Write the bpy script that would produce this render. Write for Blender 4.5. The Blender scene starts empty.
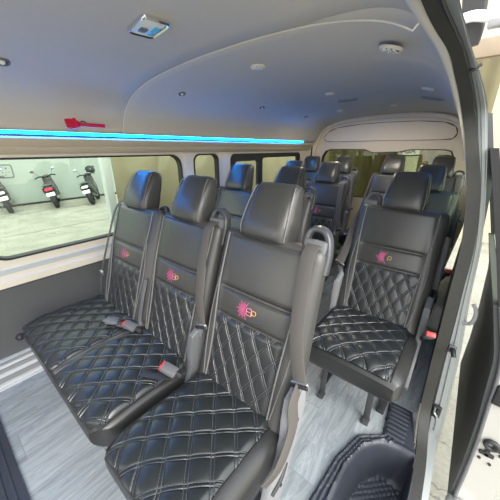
import bpy, bmesh, math, random
from mathutils import Vector, Matrix
random.seed(7)
COL = bpy.context.scene.collection
S = math.radians(18.0)

# ------------------------------------------------------------------ materials
def nmat(name):
    m = bpy.data.materials.new(name); m.use_nodes = True
    nt = m.node_tree
    return m, nt, nt.nodes['Principled BSDF']
def mat(name, col, rough=0.5, metal=0.0, spec=0.5, noise=0.0, nscale=40, bump=0.0, coat=0.0):
    m, nt, b = nmat(name)
    b.inputs['Base Color'].default_value = (*col, 1); b.inputs['Roughness'].default_value = rough
    b.inputs['Metallic'].default_value = metal; b.inputs['Specular IOR Level'].default_value = spec
    b.inputs['Coat Weight'].default_value = coat
    if noise or bump:
        tc = nt.nodes.new('ShaderNodeTexCoord'); n = nt.nodes.new('ShaderNodeTexNoise')
        n.inputs['Scale'].default_value = nscale; n.inputs['Detail'].default_value = 4
        nt.links.new(tc.outputs['Object'], n.inputs['Vector'])
        if noise:
            mx = nt.nodes.new('ShaderNodeMix'); mx.data_type = 'RGBA'
            mx.inputs['A'].default_value = (*[c*(1-noise) for c in col], 1)
            mx.inputs['B'].default_value = (*[min(1, c*(1+noise)) for c in col], 1)
            nt.links.new(n.outputs['Fac'], mx.inputs['Factor']); nt.links.new(mx.outputs['Result'], b.inputs['Base Color'])
        if bump:
            bp = nt.nodes.new('ShaderNodeBump'); bp.inputs['Strength'].default_value = bump; bp.inputs['Distance'].default_value = 0.002
            nt.links.new(n.outputs['Fac'], bp.inputs['Height']); nt.links.new(bp.outputs['Normal'], b.inputs['Normal'])
    return m
def emis(name, col, st):
    m, nt, b = nmat(name)
    b.inputs['Base Color'].default_value = (*col, 1)
    b.inputs['Emission Color'].default_value = (*col, 1); b.inputs['Emission Strength'].default_value = st
    return m
def glassmat(name, tint, gl=0.06):
    m, nt, b = nmat(name); nt.nodes.remove(b); out = nt.nodes['Material Output']
    t = nt.nodes.new('ShaderNodeBsdfTransparent'); t.inputs['Color'].default_value = (*tint, 1)
    g = nt.nodes.new('ShaderNodeBsdfGlossy'); g.inputs['Roughness'].default_value = 0.02
    mx = nt.nodes.new('ShaderNodeMixShader'); mx.inputs['Fac'].default_value = gl
    nt.links.new(t.outputs[0], mx.inputs[1]); nt.links.new(g.outputs[0], mx.inputs[2]); nt.links.new(mx.outputs[0], out.inputs['Surface'])
    return m

class G:                                   # small node-math helper
    def __init__(s, nt): s.nt = nt
    def m(s, op, a, b=None, c=None):
        n = s.nt.nodes.new('ShaderNodeMath'); n.operation = op
        for i, v in enumerate((a, b, c)):
            if v is None: continue
            if isinstance(v, (int, float)): n.inputs[i].default_value = v
            else: s.nt.links.new(v, n.inputs[i])
        return n.outputs[0]

def quilt_mat(name, P, Q, base=(0.028, 0.029, 0.030), thread=(0.16, 0.16, 0.165)):
    m, nt, b = nmat(name); g = G(nt)
    uv = nt.nodes.new('ShaderNodeUVMap'); uv.uv_map = 'UVMap'
    sp = nt.nodes.new('ShaderNodeSeparateXYZ'); nt.links.new(uv.outputs[0], sp.inputs[0])
    u, v = sp.outputs[0], sp.outputs[1]
    up = g.m('DIVIDE', u, P); vq = g.m('DIVIDE', v, Q)
    def lines(a):
        d = g.m('PINGPONG', a, 0.5)                     # distance to the nearest integer
        e = g.m('ABSOLUTE', g.m('SUBTRACT', d, 0.07))  # two parallel seams
        return e, d
    e1, d1 = lines(g.m('ADD', up, vq)); e2, d2 = lines(g.m('SUBTRACT', up, vq))
    e = g.m('MINIMUM', e1, e2)
    groove = nt.nodes.new('ShaderNodeMapRange'); groove.inputs['From Min'].default_value = 0.0; groove.inputs['From Max'].default_value = 0.045
    nt.links.new(e, groove.inputs['Value'])
    # dashed thread in the seam
    dash = g.m('GREATER_THAN', g.m('PINGPONG', g.m('MULTIPLY', v, 160.0), 0.5), 0.13)
    thr = g.m('MULTIPLY', g.m('LESS_THAN', e, 0.016), dash)
    mx = nt.nodes.new('ShaderNodeMix'); mx.data_type = 'RGBA'
    mx.inputs['A'].default_value = (*base, 1); mx.inputs['B'].default_value = (*thread, 1)
    nt.links.new(thr, mx.inputs['Factor']); nt.links.new(mx.outputs['Result'], b.inputs['Base Color'])
    tc = nt.nodes.new('ShaderNodeTexCoord'); n = nt.nodes.new('ShaderNodeTexNoise'); n.inputs['Scale'].default_value = 260
    nt.links.new(tc.outputs['Object'], n.inputs['Vector'])
    h = g.m('ADD', groove.outputs[0], g.m('MULTIPLY', n.outputs['Fac'], 0.10))
    bp = nt.nodes.new('ShaderNodeBump'); bp.inputs['Strength'].default_value = 0.9; bp.inputs['Distance'].default_value = 0.0035
    nt.links.new(h, bp.inputs['Height']); nt.links.new(bp.outputs['Normal'], b.inputs['Normal'])
    b.inputs['Roughness'].default_value = 0.33; b.inputs['Specular IOR Level'].default_value = 0.7
    return m

BP, BQ = 0.066, 0.105      # diamond size on backrests
CP, CQ = 0.100, 0.100      # on cushions
M = {}
M['leather'] = mat('black_leather', (0.045, 0.0445, 0.041), 0.35, spec=0.75, nscale=230, bump=0.22)
M['leather_side'] = mat('charcoal_leather', (0.058, 0.056, 0.053), 0.40, spec=0.65, nscale=230, bump=0.22)
M['quilt_back'] = quilt_mat('quilted_leather_back', BP, BQ)
M['quilt_seat'] = quilt_mat('quilted_leather_seat', CP, CQ, (0.015, 0.018, 0.019), (0.085, 0.09, 0.095))
M['handle'] = mat('handle_plastic', (0.060, 0.062, 0.068), 0.28, spec=0.7)
M['cushion_side'] = mat('cushion_leather', (0.026, 0.026, 0.026), 0.38, spec=0.6, nscale=230, bump=0.22)
M['piping'] = mat('piping', (0.16, 0.16, 0.16), 0.5)
M['seam'] = mat('seam_dark', (0.01, 0.01, 0.011), 0.6)
M['grey_plastic'] = mat('grey_plastic', (0.13, 0.133, 0.14), 0.42)
M['light_plastic'] = mat('light_grey_plastic', (0.24, 0.24, 0.25), 0.5)
M['dark_plastic'] = mat('dark_plastic', (0.025, 0.025, 0.027), 0.45)
M['belt'] = mat('belt_webbing', (0.085, 0.077, 0.070), 0.62, noise=0.15, nscale=300)
M['red'] = mat('red_plastic', (0.75, 0.03, 0.03), 0.35)
M['hammer_red'] = mat('hammer_red', (0.62, 0.01, 0.05), 0.4)
M['pink'] = mat('pink_thread', (0.52, 0.09, 0.22), 0.7)
M['pink_pale'] = mat('pale_pink_thread', (0.72, 0.22, 0.30), 0.7)
M['orange'] = mat('orange_thread', (0.75, 0.36, 0.10), 0.7)
M['blue_thread'] = mat('blue_thread', (0.09, 0.10, 0.22), 0.7)
M['cream'] = mat('cream_plastic', (0.74, 0.68, 0.57), 0.5, noise=0.04, nscale=6)
M['alu'] = mat('satin_aluminium', (0.62, 0.64, 0.66), 0.35, metal=0.3)
M['groove'] = mat('groove_grey', (0.22, 0.23, 0.24), 0.5)
M['tan'] = mat('tan_plastic', (0.60, 0.51, 0.39), 0.55)
M['header'] = mat('header_cream', (0.86, 0.74, 0.56), 0.5, noise=0.03, nscale=5)
M['sill'] = mat('sill_grey', (0.50, 0.53, 0.53), 0.45)
M['headliner'] = mat('headliner', (0.57, 0.53, 0.48), 0.85, noise=0.05, nscale=400, bump=0.15)
M['wall_dark'] = mat('wall_grey_vinyl', (0.085, 0.088, 0.09), 0.6, noise=0.1, nscale=120, bump=0.2)
M['rubber'] = mat('black_rubber', (0.018, 0.018, 0.019), 0.55)
M['seal'] = mat('door_rubber', (0.042, 0.041, 0.037), 0.4, noise=0.25, nscale=60)
M['steel'] = mat('brushed_steel', (0.62, 0.63, 0.65), 0.3, metal=0.9)
M['chrome'] = mat('chrome', (0.75, 0.75, 0.75), 0.15, metal=1)
M['paint'] = mat('silver_paint', (0.33, 0.35, 0.345), 0.32, metal=0.3, coat=0.3)
M['white_paint'] = mat('cream_white_paint', (0.46, 0.445, 0.41), 0.3, coat=0.5)
M['leg'] = mat('leg_grey', (0.085, 0.085, 0.088), 0.45, metal=0.4)
M['glass'] = glassmat('window_glass', (0.78, 0.83, 0.76), 0.03)
M['glass_rear'] = glassmat('rear_glass', (0.50, 0.52, 0.42), 0.05)
M['led'] = emis('led_cyan', (0.001, 0.26, 1.0), 28.0)
M['led_dim'] = emis('led_blue_dim', (0.002, 0.28, 1.0), 5.0)
M['lens'] = mat('lamp_lens', (0.85, 0.85, 0.80), 0.25)
M['lens_blue'] = mat('lamp_lens_blue', (0.10, 0.50, 0.80), 0.2)
M['mat_rubber'] = mat('step_mat_rubber', (0.030, 0.034, 0.045), 0.42, nscale=200, bump=0.15)
M['mint'] = mat('mint_plaster', (0.33, 0.385, 0.36), 0.85, noise=0.08, nscale=1.2)
M['tarp'] = mat('olive_tarpaulin', (0.29, 0.255, 0.17), 0.7, noise=0.12, nscale=2.0)
M['ochre'] = mat('ochre_curtain', (0.15, 0.13, 0.07), 0.8, noise=0.15, nscale=3)
M['maroon'] = mat('maroon_paint', (0.10, 0.012, 0.015), 0.5)
M['green'] = mat('green_cloth', (0.01, 0.07, 0.05), 0.6)
M['banner'] = mat('banner_white', (0.62, 0.64, 0.52), 0.7)
M['ink'] = mat('black_ink', (0.02, 0.02, 0.02), 0.7)
M['faded_ink'] = mat('faded_ink', (0.08, 0.11, 0.10), 0.8)
M['sunny_cream'] = mat('cream_masonry', (0.62, 0.55, 0.40), 0.85, noise=0.06, nscale=2)
M['brown'] = mat('brown_board', (0.32, 0.25, 0.18), 0.7, noise=0.2, nscale=4)
M['moto_black'] = mat('scooter_black', (0.012, 0.016, 0.018), 0.3, coat=0.3)
M['tyre'] = mat('tyre', (0.012, 0.014, 0.014), 0.75)
M['tail_red'] = mat('tail_red', (0.75, 0.03, 0.08), 0.3)
M['plate'] = mat('plate_white', (0.8, 0.85, 0.85), 0.5)
M['moto_grey'] = mat('scooter_grey', (0.25, 0.27, 0.28), 0.4, metal=0.4)
M['moto_white'] = mat('scooter_white', (0.75, 0.75, 0.77), 0.3)
M['mirror_glass'] = mat('mirror_glass', (0.45, 0.75, 0.88), 0.08, metal=0.9)

def wood_mat():
    m, nt, b = nmat('grey_wood_vinyl'); g = G(nt)
    tc = nt.nodes.new('ShaderNodeTexCoord'); sp = nt.nodes.new('ShaderNodeSeparateXYZ'); nt.links.new(tc.outputs['Object'], sp.inputs[0])
    x, y = sp.outputs[0], sp.outputs[1]
    W = 0.18
    row = g.m('FLOOR', g.m('DIVIDE', x, W))
    fx = g.m('FRACT', g.m('DIVIDE', x, W))
    yy = g.m('ADD', g.m('DIVIDE', y, 0.92), g.m('MULTIPLY', row, 0.37))
    fy = g.m('FRACT', yy); cell = g.m('ADD', g.m('MULTIPLY', row, 7.13), g.m('FLOOR', yy))
    wn = nt.nodes.new('ShaderNodeTexWhiteNoise'); wn.noise_dimensions = '1D'; nt.links.new(cell, wn.inputs['W'])
    cb = nt.nodes.new('ShaderNodeCombineXYZ')
    nt.links.new(g.m('MULTIPLY', x, 14.0), cb.inputs[0]); nt.links.new(g.m('MULTIPLY', y, 1.6), cb.inputs[1]); nt.links.new(g.m('MULTIPLY', cell, 3.1), cb.inputs[2])
    n = nt.nodes.new('ShaderNodeTexNoise'); n.inputs['Scale'].default_value = 1.6; n.inputs['Detail'].default_value = 7; n.inputs['Distortion'].default_value = 1.8
    nt.links.new(cb.outputs[0], n.inputs['Vector'])
    wv = g.m('PINGPONG', g.m('MULTIPLY', n.outputs['Fac'], 9.0), 0.5)
    tone = g.m('ADD', g.m('MULTIPLY', n.outputs['Fac'], 0.65), g.m('ADD', g.m('MULTIPLY', wn.outputs['Value'], 0.12), g.m('MULTIPLY', wv, 0.26)))
    r = nt.nodes.new('ShaderNodeValToRGB'); e = r.color_ramp.elements
    e[0].position = 0.22; e[0].color = (0.15, 0.17, 0.18, 1); e[1].position = 0.75; e[1].color = (0.43, 0.46, 0.475, 1)
    nt.links.new(tone, r.inputs[0])
    seam = g.m('MAXIMUM', g.m('LESS_THAN', fx, 0.016), g.m('LESS_THAN', fy, 0.004))
    mx = nt.nodes.new('ShaderNodeMix'); mx.data_type = 'RGBA'; mx.inputs['B'].default_value = (0.19, 0.205, 0.22, 1)
    nt.links.new(g.m('MULTIPLY', seam, 0.8), mx.inputs['Factor']); nt.links.new(r.outputs[0], mx.inputs['A']); nt.links.new(mx.outputs['Result'], b.inputs['Base Color'])
    b.inputs['Roughness'].default_value = 0.42
    return m
M['wood'] = wood_mat()
def concrete_mat():
    m, nt, b = nmat('pale_concrete'); g = G(nt)
    tc = nt.nodes.new('ShaderNodeTexCoord')
    n = nt.nodes.new('ShaderNodeTexNoise'); n.inputs['Scale'].default_value = 2.2; n.inputs['Detail'].default_value = 9
    n2 = nt.nodes.new('ShaderNodeTexNoise'); n2.inputs['Scale'].default_value = 40; n2.inputs['Detail'].default_value = 4
    for k in (n, n2): nt.links.new(tc.outputs['Object'], k.inputs['Vector'])
    v = nt.nodes.new('ShaderNodeTexVoronoi'); v.feature = 'DISTANCE_TO_EDGE'; v.inputs['Scale'].default_value = 2.4
    av = nt.nodes.new('ShaderNodeVectorMath'); av.operation = 'ADD'
    sc = nt.nodes.new('ShaderNodeVectorMath'); sc.operation = 'SCALE'; sc.inputs['Scale'].default_value = 0.35
    nt.links.new(n.outputs['Color'], sc.inputs[0]); nt.links.new(tc.outputs['Object'], av.inputs[0]); nt.links.new(sc.outputs[0], av.inputs[1]); nt.links.new(av.outputs[0], v.inputs['Vector'])
    crack = g.m('LESS_THAN', v.outputs['Distance'], 0.008)
    sp = nt.nodes.new('ShaderNodeSeparateXYZ'); nt.links.new(tc.outputs['Object'], sp.inputs[0])
    wob = g.m('ADD', sp.outputs[0], g.m('MULTIPLY', n.outputs['Fac'], 0.25))
    joint = g.m('LESS_THAN', g.m('PINGPONG', g.m('DIVIDE', wob, 2.6), 0.5), 0.012)
    r = nt.nodes.new('ShaderNodeValToRGB'); e = r.color_ramp.elements
    e[0].position = 0.3; e[0].color = (0.25, 0.245, 0.205, 1); e[1].position = 0.7; e[1].color = (0.44, 0.425, 0.36, 1)
    nt.links.new(g.m('ADD', g.m('MULTIPLY', n.outputs['Fac'], 0.6), g.m('MULTIPLY', n2.outputs['Fac'], 0.4)), r.inputs[0])
    mx = nt.nodes.new('ShaderNodeMix'); mx.data_type = 'RGBA'; mx.inputs['B'].default_value = (0.15, 0.15, 0.135, 1)
    nt.links.new(g.m('MULTIPLY', g.m('MAXIMUM', crack, joint), 0.8), mx.inputs['Factor']); nt.links.new(r.outputs[0], mx.inputs['A']); nt.links.new(mx.outputs['Result'], b.inputs['Base Color'])
    b.inputs['Roughness'].default_value = 0.85
    return m
M['concrete'] = concrete_mat()

# ------------------------------------------------------------------ helpers
def tag(o, label=None, cat=None, group=None, kind=None):
    if label: o['label'] = label
    if cat: o['category'] = cat
    if group: o['group'] = group
    if kind: o['kind'] = kind
    return o
def empty(name, loc, rz=0, label=None, cat=None, group=None):
    o = bpy.data.objects.new(name, None); COL.objects.link(o); o.location = loc; o.rotation_euler = (0, 0, rz)
    o.empty_display_size = 0.1
    return tag(o, label, cat, group)
def link(name, bm, m, parent=None, smooth=True, ang=40):
    me = bpy.data.meshes.new(name)
    bmesh.ops.recalc_face_normals(bm, faces=bm.faces)
    bm.to_mesh(me); bm.free()
    me.materials.append(M[m] if isinstance(m, str) else m)
    if smooth:
        me.polygons.foreach_set('use_smooth', [True]*len(me.polygons))
        me.set_sharp_from_angle(angle=math.radians(ang))
    o = bpy.data.objects.new(name, me); COL.objects.link(o)
    if parent: o.parent = parent
    return o
def BM(): return bmesh.new()
def box(bm, c, s, bev=0.0, rot=None, seg=2):
    r = bmesh.ops.create_cube(bm, size=1.0)
    vs = r['verts']
    for v in vs: v.co = Vector((v.co.x*s[0], v.co.y*s[1], v.co.z*s[2]))
    if bev:
        es = list({e for v in vs for e in v.link_edges})
        rr = bmesh.ops.bevel(bm, geom=es, offset=bev, segments=seg, affect='EDGES', profile=0.5)
        vs = list({v for f in rr['faces'] for v in f.verts} | {v for v in vs if v.is_valid})
    mt = Matrix.Translation(Vector(c)) @ (rot if rot is not None else Matrix.Identity(4))
    for v in vs: v.co = mt @ v.co
def rings(bm, rs, cap=True, closed=False):
    vr = [[bm.verts.new(p) for p in r] for r in rs]
    n = len(rs[0]); L = len(rs)
    for i in range(L if closed else L-1):
        a, b = vr[i], vr[(i+1) % L]
        for j in range(n):
            bm.faces.new((a[j], a[(j+1) % n], b[(j+1) % n], b[j]))
    if cap and not closed:
        bm.faces.new(list(reversed(vr[0]))); bm.faces.new(vr[-1])
def smooth_path(pts, k=6):
    P = [Vector(p) for p in pts]; out = []
    for i in range(len(P)-1):
        p0 = P[max(i-1, 0)]; p1 = P[i]; p2 = P[i+1]; p3 = P[min(i+2, len(P)-1)]
        for j in range(k):
            t = j/k
            out.append(0.5*((2*p1)+(p2-p0)*t+(2*p0-5*p1+4*p2-p3)*t*t+(3*p1-p0-3*p2+p3)*t**3))
    out.append(P[-1]); return out
def sweep(bm, pts, prof, wdir, k=6, closed=False, scale=None):
    """prof: list of (a,b): a along wdir, b along tangent x wdir"""
    P = smooth_path(pts, k) if k > 1 else [Vector(p) for p in pts]
    wd = Vector(wdir); rs = []; N = len(P)
    for i, p in enumerate(P):
        t = (P[min(i+1, N-1)]-P[max(i-1, 0)]).normalized()
        w = (wd-t*wd.dot(t)).normalized(); b = t.cross(w)
        s = 1.0
        if scale:
            f = i/(N-1)*(len(scale)-1); a0 = int(min(f, len(scale)-2)); s = scale[a0]+(scale[a0+1]-scale[a0])*(f-a0)
        rs.append([p+w*(a*s)+b*(c*s) for a, c in prof])
    rings(bm, rs)
def tube(bm, pts, r, n=10, k=6, closed=False):
    P = smooth_path(pts, k) if k > 1 else [Vector(p) for p in pts]
    N = len(P); rs = []; up = None
    for i, p in enumerate(P):
        t = (P[min(i+1, N-1)]-P[max(i-1, 0)]).normalized()
        if up is None:
            up = Vector((0, 0, 1)) if abs(t.z) < 0.9 else Vector((1, 0, 0))
        up = (up-t*up.dot(t)).normalized(); b = t.cross(up)
        rr = r if isinstance(r, (int, float)) else r[0]+(r[1]-r[0])*i/(N-1)
        rs.append([p+up*(rr*math.cos(a*2*math.pi/n))+b*(rr*math.sin(a*2*math.pi/n)) for a in range(n)])
    rings(bm, rs)
def rrect(w, h, r, n=4):
    out = []
    for cx, cy, a0 in ((w/2-r, h/2-r, 0), (-w/2+r, h/2-r, 90), (-w/2+r, -h/2+r, 180), (w/2-r, -h/2+r, 270)):
        for i in range(n+1):
            a = math.radians(a0+90*i/n); out.append((cx+r*math.cos(a), cy+r*math.sin(a)))
    return out
def cyl(bm, a, b, r, n=20):
    tube(bm, [a, b], r, n=n, k=1)
def torus(bm, c, R, r, ax='x', n=28, m=10):
    rs = []
    for i in range(n):
        a = 2*math.pi*i/n; ring = []
        for j in range(m):
            b = 2*math.pi*j/m; rad = R+r*math.cos(b); h = r*math.sin(b)
            p = {'x': (h, rad*math.cos(a), rad*math.sin(a)), 'y': (rad*math.cos(a), h, rad*math.sin(a)), 'z': (rad*math.cos(a), rad*math.sin(a), h)}[ax]
            ring.append(Vector(c)+Vector(p))
        rs.append(ring)
    rings(bm, rs, closed=True)
def prism(bm, poly, axis, lo, hi, bev=0.0):
    """poly in the two remaining axes, extruded along axis"""
    def P(a, b, h): return {'x': (h, a, b), 'y': (a, h, b), 'z': (a, b, h)}[axis]
    if bev:
        c = Vector((sum(p[0] for p in poly)/len(poly), sum(p[1] for p in poly)/len(poly)))
        def ins(k): return [tuple(Vector(p)+(c-Vector(p)).normalized()*k) for p in poly]
        rs = [[P(*p, lo) for p in ins(bev)], [P(*p, lo+bev) for p in poly], [P(*p, hi-bev) for p in poly], [P(*p, hi) for p in ins(bev)]]
    else: rs = [[P(*p, lo) for p in poly], [P(*p, hi) for p in poly]]
    rings(bm, rs)
def plate(name, outer, holes, thick, m, mtx, parent=None, bevel=0.0):
    """flat plate with holes: curve filled in 2-D then turned into a mesh; mtx maps (a,b,thickness) to the world"""
    cu = bpy.data.curves.new(name, 'CURVE'); cu.dimensions = '2D'; cu.fill_mode = 'BOTH'; cu.extrude = thick/2; cu.bevel_depth = bevel
    for poly in [outer]+holes:
        sp = cu.splines.new('POLY'); sp.points.add(len(poly)-1); sp.use_cyclic_u = True
        for i, p in enumerate(poly): sp.points[i].co = (p[0], p[1], 0, 1)
    t = bpy.data.objects.new('tmp', cu); COL.objects.link(t)
    bpy.context.view_layer.update()
    me = bpy.data.meshes.new_from_object(t.evaluated_get(bpy.context.evaluated_depsgraph_get()))
    bpy.data.objects.remove(t); bpy.data.curves.remove(cu)
    me.transform(mtx); me.name = name; me.materials.clear(); me.materials.append(M[m])
    o = bpy.data.objects.new(name, me); COL.objects.link(o)
    if parent: o.parent = parent
    return o
def rr_at(x0, x1, y0, y1, r, n=6):
    return [(a+(x0+x1)/2, b+(y0+y1)/2) for a, b in rrect(x1-x0, y1-y0, r, n)]
MYZ = lambda x: Matrix(((0, 0, 1, x), (1, 0, 0, 0), (0, 1, 0, 0), (0, 0, 0, 1)))     # (a,b)->(y,z) at x
MXZ = lambda y: Matrix(((1, 0, 0, 0), (0, 0, 1, y), (0, 1, 0, 0), (0, 0, 0, 1)))     # (a,b)->(x,z) at y
MXY = lambda z: Matrix(((1, 0, 0, 0), (0, 1, 0, 0), (0, 0, 1, z), (0, 0, 0, 1)))
def text_mesh(name, body, size, m, mtx, parent, extrude=0.0005, bold=0.0):
    cu = bpy.data.curves.new(name, 'FONT'); cu.body = body; cu.size = size; cu.extrude = extrude; cu.align_x = 'CENTER'; cu.align_y = 'CENTER'; cu.offset = bold
    t = bpy.data.objects.new('tmp', cu); COL.objects.link(t); bpy.context.view_layer.update()
    me = bpy.data.meshes.new_from_object(t.evaluated_get(bpy.context.evaluated_depsgraph_get()))
    bpy.data.objects.remove(t); bpy.data.curves.remove(cu)
    me.transform(mtx); me.name = name; me.materials.clear(); me.materials.append(M[m])
    o = bpy.data.objects.new(name, me); COL.objects.link(o); o.parent = parent
    return o
def copy_tree(o, parent=None):
    c = o.copy(); COL.objects.link(c)
    if parent: c.parent = parent
    for ch in list(o.children): copy_tree(ch, c)
    return c
def sstep(a, b, x):
    t = max(0, min(1, (x-a)/(b-a))); return t*t*(3-2*t)

# ------------------------------------------------------------------ seats
def Bp(cx, s, t, n):          # backrest frame (s across, t up the back, n towards the sitter)
    return Vector((cx+s, 0.40+t*math.sin(S)-n*math.cos(S), 0.42+t*math.cos(S)+n*math.sin(S)))
def bw(t, w):                 # backrest width
    k = w*(1.03-0.04*sstep(0.0, 0.6, t))
    if t > 0.575: k -= 0.05*(1-math.sqrt(max(0, 1-((t-0.575)/0.050)**2)))
    return k
def bd(t): return 0.13-0.04*sstep(0, 0.6, t)
def front_n(s, t, w):
    W = bw(t, w); d = bd(t); q = min(1, abs(2*s/W))
    f = d/2*(1-q**4.5)**(1/4.5)
    return f-d/2 + 0.020*sstep(0.140, 0.178, abs(s))*(1-q**6)*(1-0.85*sstep(0.35, 0.60, t)) + 0.010*math.cos(min(1, abs(s)/0.175)*math.pi/2)*0.5
def puff(u, v, P, Q):
    a = u/P+v/Q; b = u/P-v/Q
    return (abs(math.sin(math.pi*a))*abs(math.sin(math.pi*b)))**0.35
def patch(name, fn, nu, nv, m, parent, uvfn, skirt):
    """curved panel: grid + side skirts so it has thickness. fn(i/nu, j/nv)->Vector, skirt(Vector,i,j)->Vector"""
    bm = BM(); uvl = bm.loops.layers.uv.new('UVMap'); V = {}; U = {}
    for i in range(nu+1):
        for j in range(nv+1):
            v = bm.verts.new(fn(i/nu, j/nv)); V[i, j] = v; U[v] = uvfn(i/nu, j/nv)
    fs = []
    for i in range(nu):
        for j in range(nv): fs.append(bm.faces.new((V[i, j], V[i+1, j], V[i+1, j+1], V[i, j+1])))
    ed = [(i, 0) for i in range(nu)]+[(nu, j) for j in range(nv)]+[(i, nv) for i in range(nu, 0, -1)]+[(0, j) for j in range(nv, 0, -1)]
    sk = []
    for i, j in ed:
        q = bm.verts.new(skirt(V[i, j].co)); U[q] = U[V[i, j]]; sk.append(q)
    n = len(ed)
    for a in range(n): fs.append(bm.faces.new((V[ed[a]], sk[a], sk[(a+1) % n], V[ed[(a+1) % n]])))
    for f in fs:
        for l in f.loops: l[uvl].uv = U[l.vert]
    o = link(name, bm, m, parent, ang=60); return o

def backrest(root, cx, w, letters='BP', emblem=True, hi=True):
    bm = BM(); rs = []
    ts = [-0.17, -0.15, -0.1, 0, 0.1, 0.2, 0.3, 0.4, 0.48, 0.54, 0.575, 0.60, 0.615, 0.622]
    for t in ts:
        W = bw(t, w); d = bd(t); ring = []
        shr = 1.0
        if t > 0.6: shr = {0.615: 0.75, 0.622: 0.45}.get(t, 1)
        if t == -0.17: shr = 0.8
        for k in range(64):
            a = 2*math.pi*k/64; c, s_ = math.cos(a), math.sin(a)
            x = W/2*math.copysign(abs(c)**(2/4.5), c)*(1 if shr == 1 else 0.96+0.04*shr)
            if s_ >= 0: n = front_n(x, t, w) if abs(c) < 0.999 else -d/2
            else: n = -d/2 - d/2*abs(s_)**(2/4.5)
            n = -d/2+(n+d/2)*shr
            ring.append(Bp(cx, x, t, n))
        rs.append(ring)
    rings(bm, rs)
    b = link('backrest', bm, 'leather_side', root)
    H = 0.150; HW = lambda t: (0.150+0.020*sstep(0.1, 0.55, t))*min(1, w/0.41)
    def pan(name, t0, t1, m, off, amp, nu, nv, h0=H, h1=H):
        def fn(a, c):
            t = t0+(t1-t0)*c; h = HW(t); s = -h+2*h*a
            e = min(1, min(a, 1-a)*14)*min(1, min(c, 1-c)*18)
            k = off*math.sqrt(e) if e > 0 else 0
            if amp: k += amp*0.8*puff(s, t, BP, BQ)*min(1, e)
            else: k += 0.004*math.sin(math.pi*a)*math.sin(math.pi*c)**0.5
            return Bp(cx, s, t, front_n(s, t, w)+k)
        return patch(name, fn, nu, nv, m, b, lambda a, c: (-H+2*H*a, t0+(t1-t0)*c), lambda p: p+Vector((0, math.cos(S)*0.02, -math.sin(S)*0.02)))
    q = 1 if hi else 0.5
    pan('quilted_panel', 0.0, 0.285, 'quilt_back', 0.004, 0.0065, int(66*q), int(60*q))
    pan('logo_panel', 0.292, 0.392, 'leather', 0.005, 0, 30, 12)
    pan('upper_panel', 0.399, 0.60, 'leather', 0.006, 0, 30, 20, H, H*0.93)
    for sd in (-1, 1):
        bm = BM()
        tube(bm, [Bp(cx, sd*(HW(t)+0.004), t, front_n(sd*(HW(t)+0.004), t, w)+0.003) for t in (0.0, 0.1, 0.2, 0.3, 0.4, 0.5, 0.56, 0.605)], 0.0032, n=6, k=3)
        link('piping', bm, 'piping', b)
        bm = BM()      # curved seam line on the bolster
        tube(bm, [Bp(cx, sd*s, t, front_n(sd*s, t, w)+0.001) for s, t in ((0.164, 0.02), (0.176, 0.12), (0.186, 0.22), (0.188, 0.30), (0.182, 0.38), (0.176, 0.44))], 0.0022, n=6, k=3)
        link('bolster_seam', bm, 'piping', b)
    if emblem:
        n0 = front_n(0, 0.34, w)+0.0095
        mt = Matrix.Translation(Bp(cx, 0, 0.342, n0)) @ Matrix(((1, 0, 0, 0), (0, math.sin(S), -math.cos(S), 0), (0, math.cos(S), math.sin(S), 0), (0, 0, 0, 1))) @ Matrix.Diagonal((1.2, 1.2, 1, 1))
        bm = BM()
        rnd = random.Random(3)
        for rr, cnt, sz in ((0.0, 1, 0.004), (0.006, 6, 0.0034), (0.0115, 9, 0.0034), (0.0165, 11, 0.0031), (0.0215, 9, 0.0028), (0.0265, 5, 0.0026)):
            for k in range(cnt):
                a = math.radians(62+236*(k/(max(1, cnt-1)))) if rr else 0
                p = mt @ Vector((-0.022+rr*math.cos(a), 0.0+rr*math.sin(a)*1.05, 0.0))
                r_ = bmesh.ops.create_circle(bm, cap_ends=True, segments=4 if rr else 8, radius=sz, matrix=Matrix.Translation(p) @ mt.to_3x3().to_4x4() @ Matrix.Rotation(a, 4, 'Z'))
        link('emblem', bm, 'pink', b, smooth=False)
        def outl(bm, pts, r_=0.0012):
            tube(bm, [mt @ Vector((a, c, 0)) for a, c in pts], r_, n=5, k=1)
        if len(letters) > 1:
            bm = BM(); q_ = rrect(0.019, 0.022, 0.005, 3); outl(bm, [(a-0.002, c) for a, c in q_+q_[:1]]); outl(bm, [(-0.0115, 0.0), (0.0075, 0.0)])
            link('emblem_letter', bm, 'pink_pale', b)
        bm = BM(); q_ = rrect(0.015, 0.013, 0.005, 3); dx = 0.0165 if len(letters) > 1 else 0.006
        outl(bm, [(a+dx, c+0.002) for a, c in q_+q_[:1]]); outl(bm, [(dx-0.0075, 0.002), (dx-0.0075, -0.011)]); link('emblem_letter', bm, 'orange', b)
        bm = BM()
        for (x0, y0, x1, y1) in ((0.012, -0.02, 0.022, -0.022), (0.026, -0.021, 0.034, -0.019), (0.036, -0.020, 0.047, -0.012), (0.05, -0.008, 0.056, -0.014)):
            d_ = Vector((x1-x0, y1-y0, 0)).normalized(); q_ = Vector((-d_.y, d_.x, 0))*0.0008
            a0 = Vector((x0, y0, 0)); a1 = Vector((x1, y1, 0))
            bm.faces.new([bm.verts.new(mt @ p) for p in (a0+q_, a1+q_, a1-q_, a0-q_)])
        link('emblem_script', bm, 'blue_thread', b, smooth=False)
    return b
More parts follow.
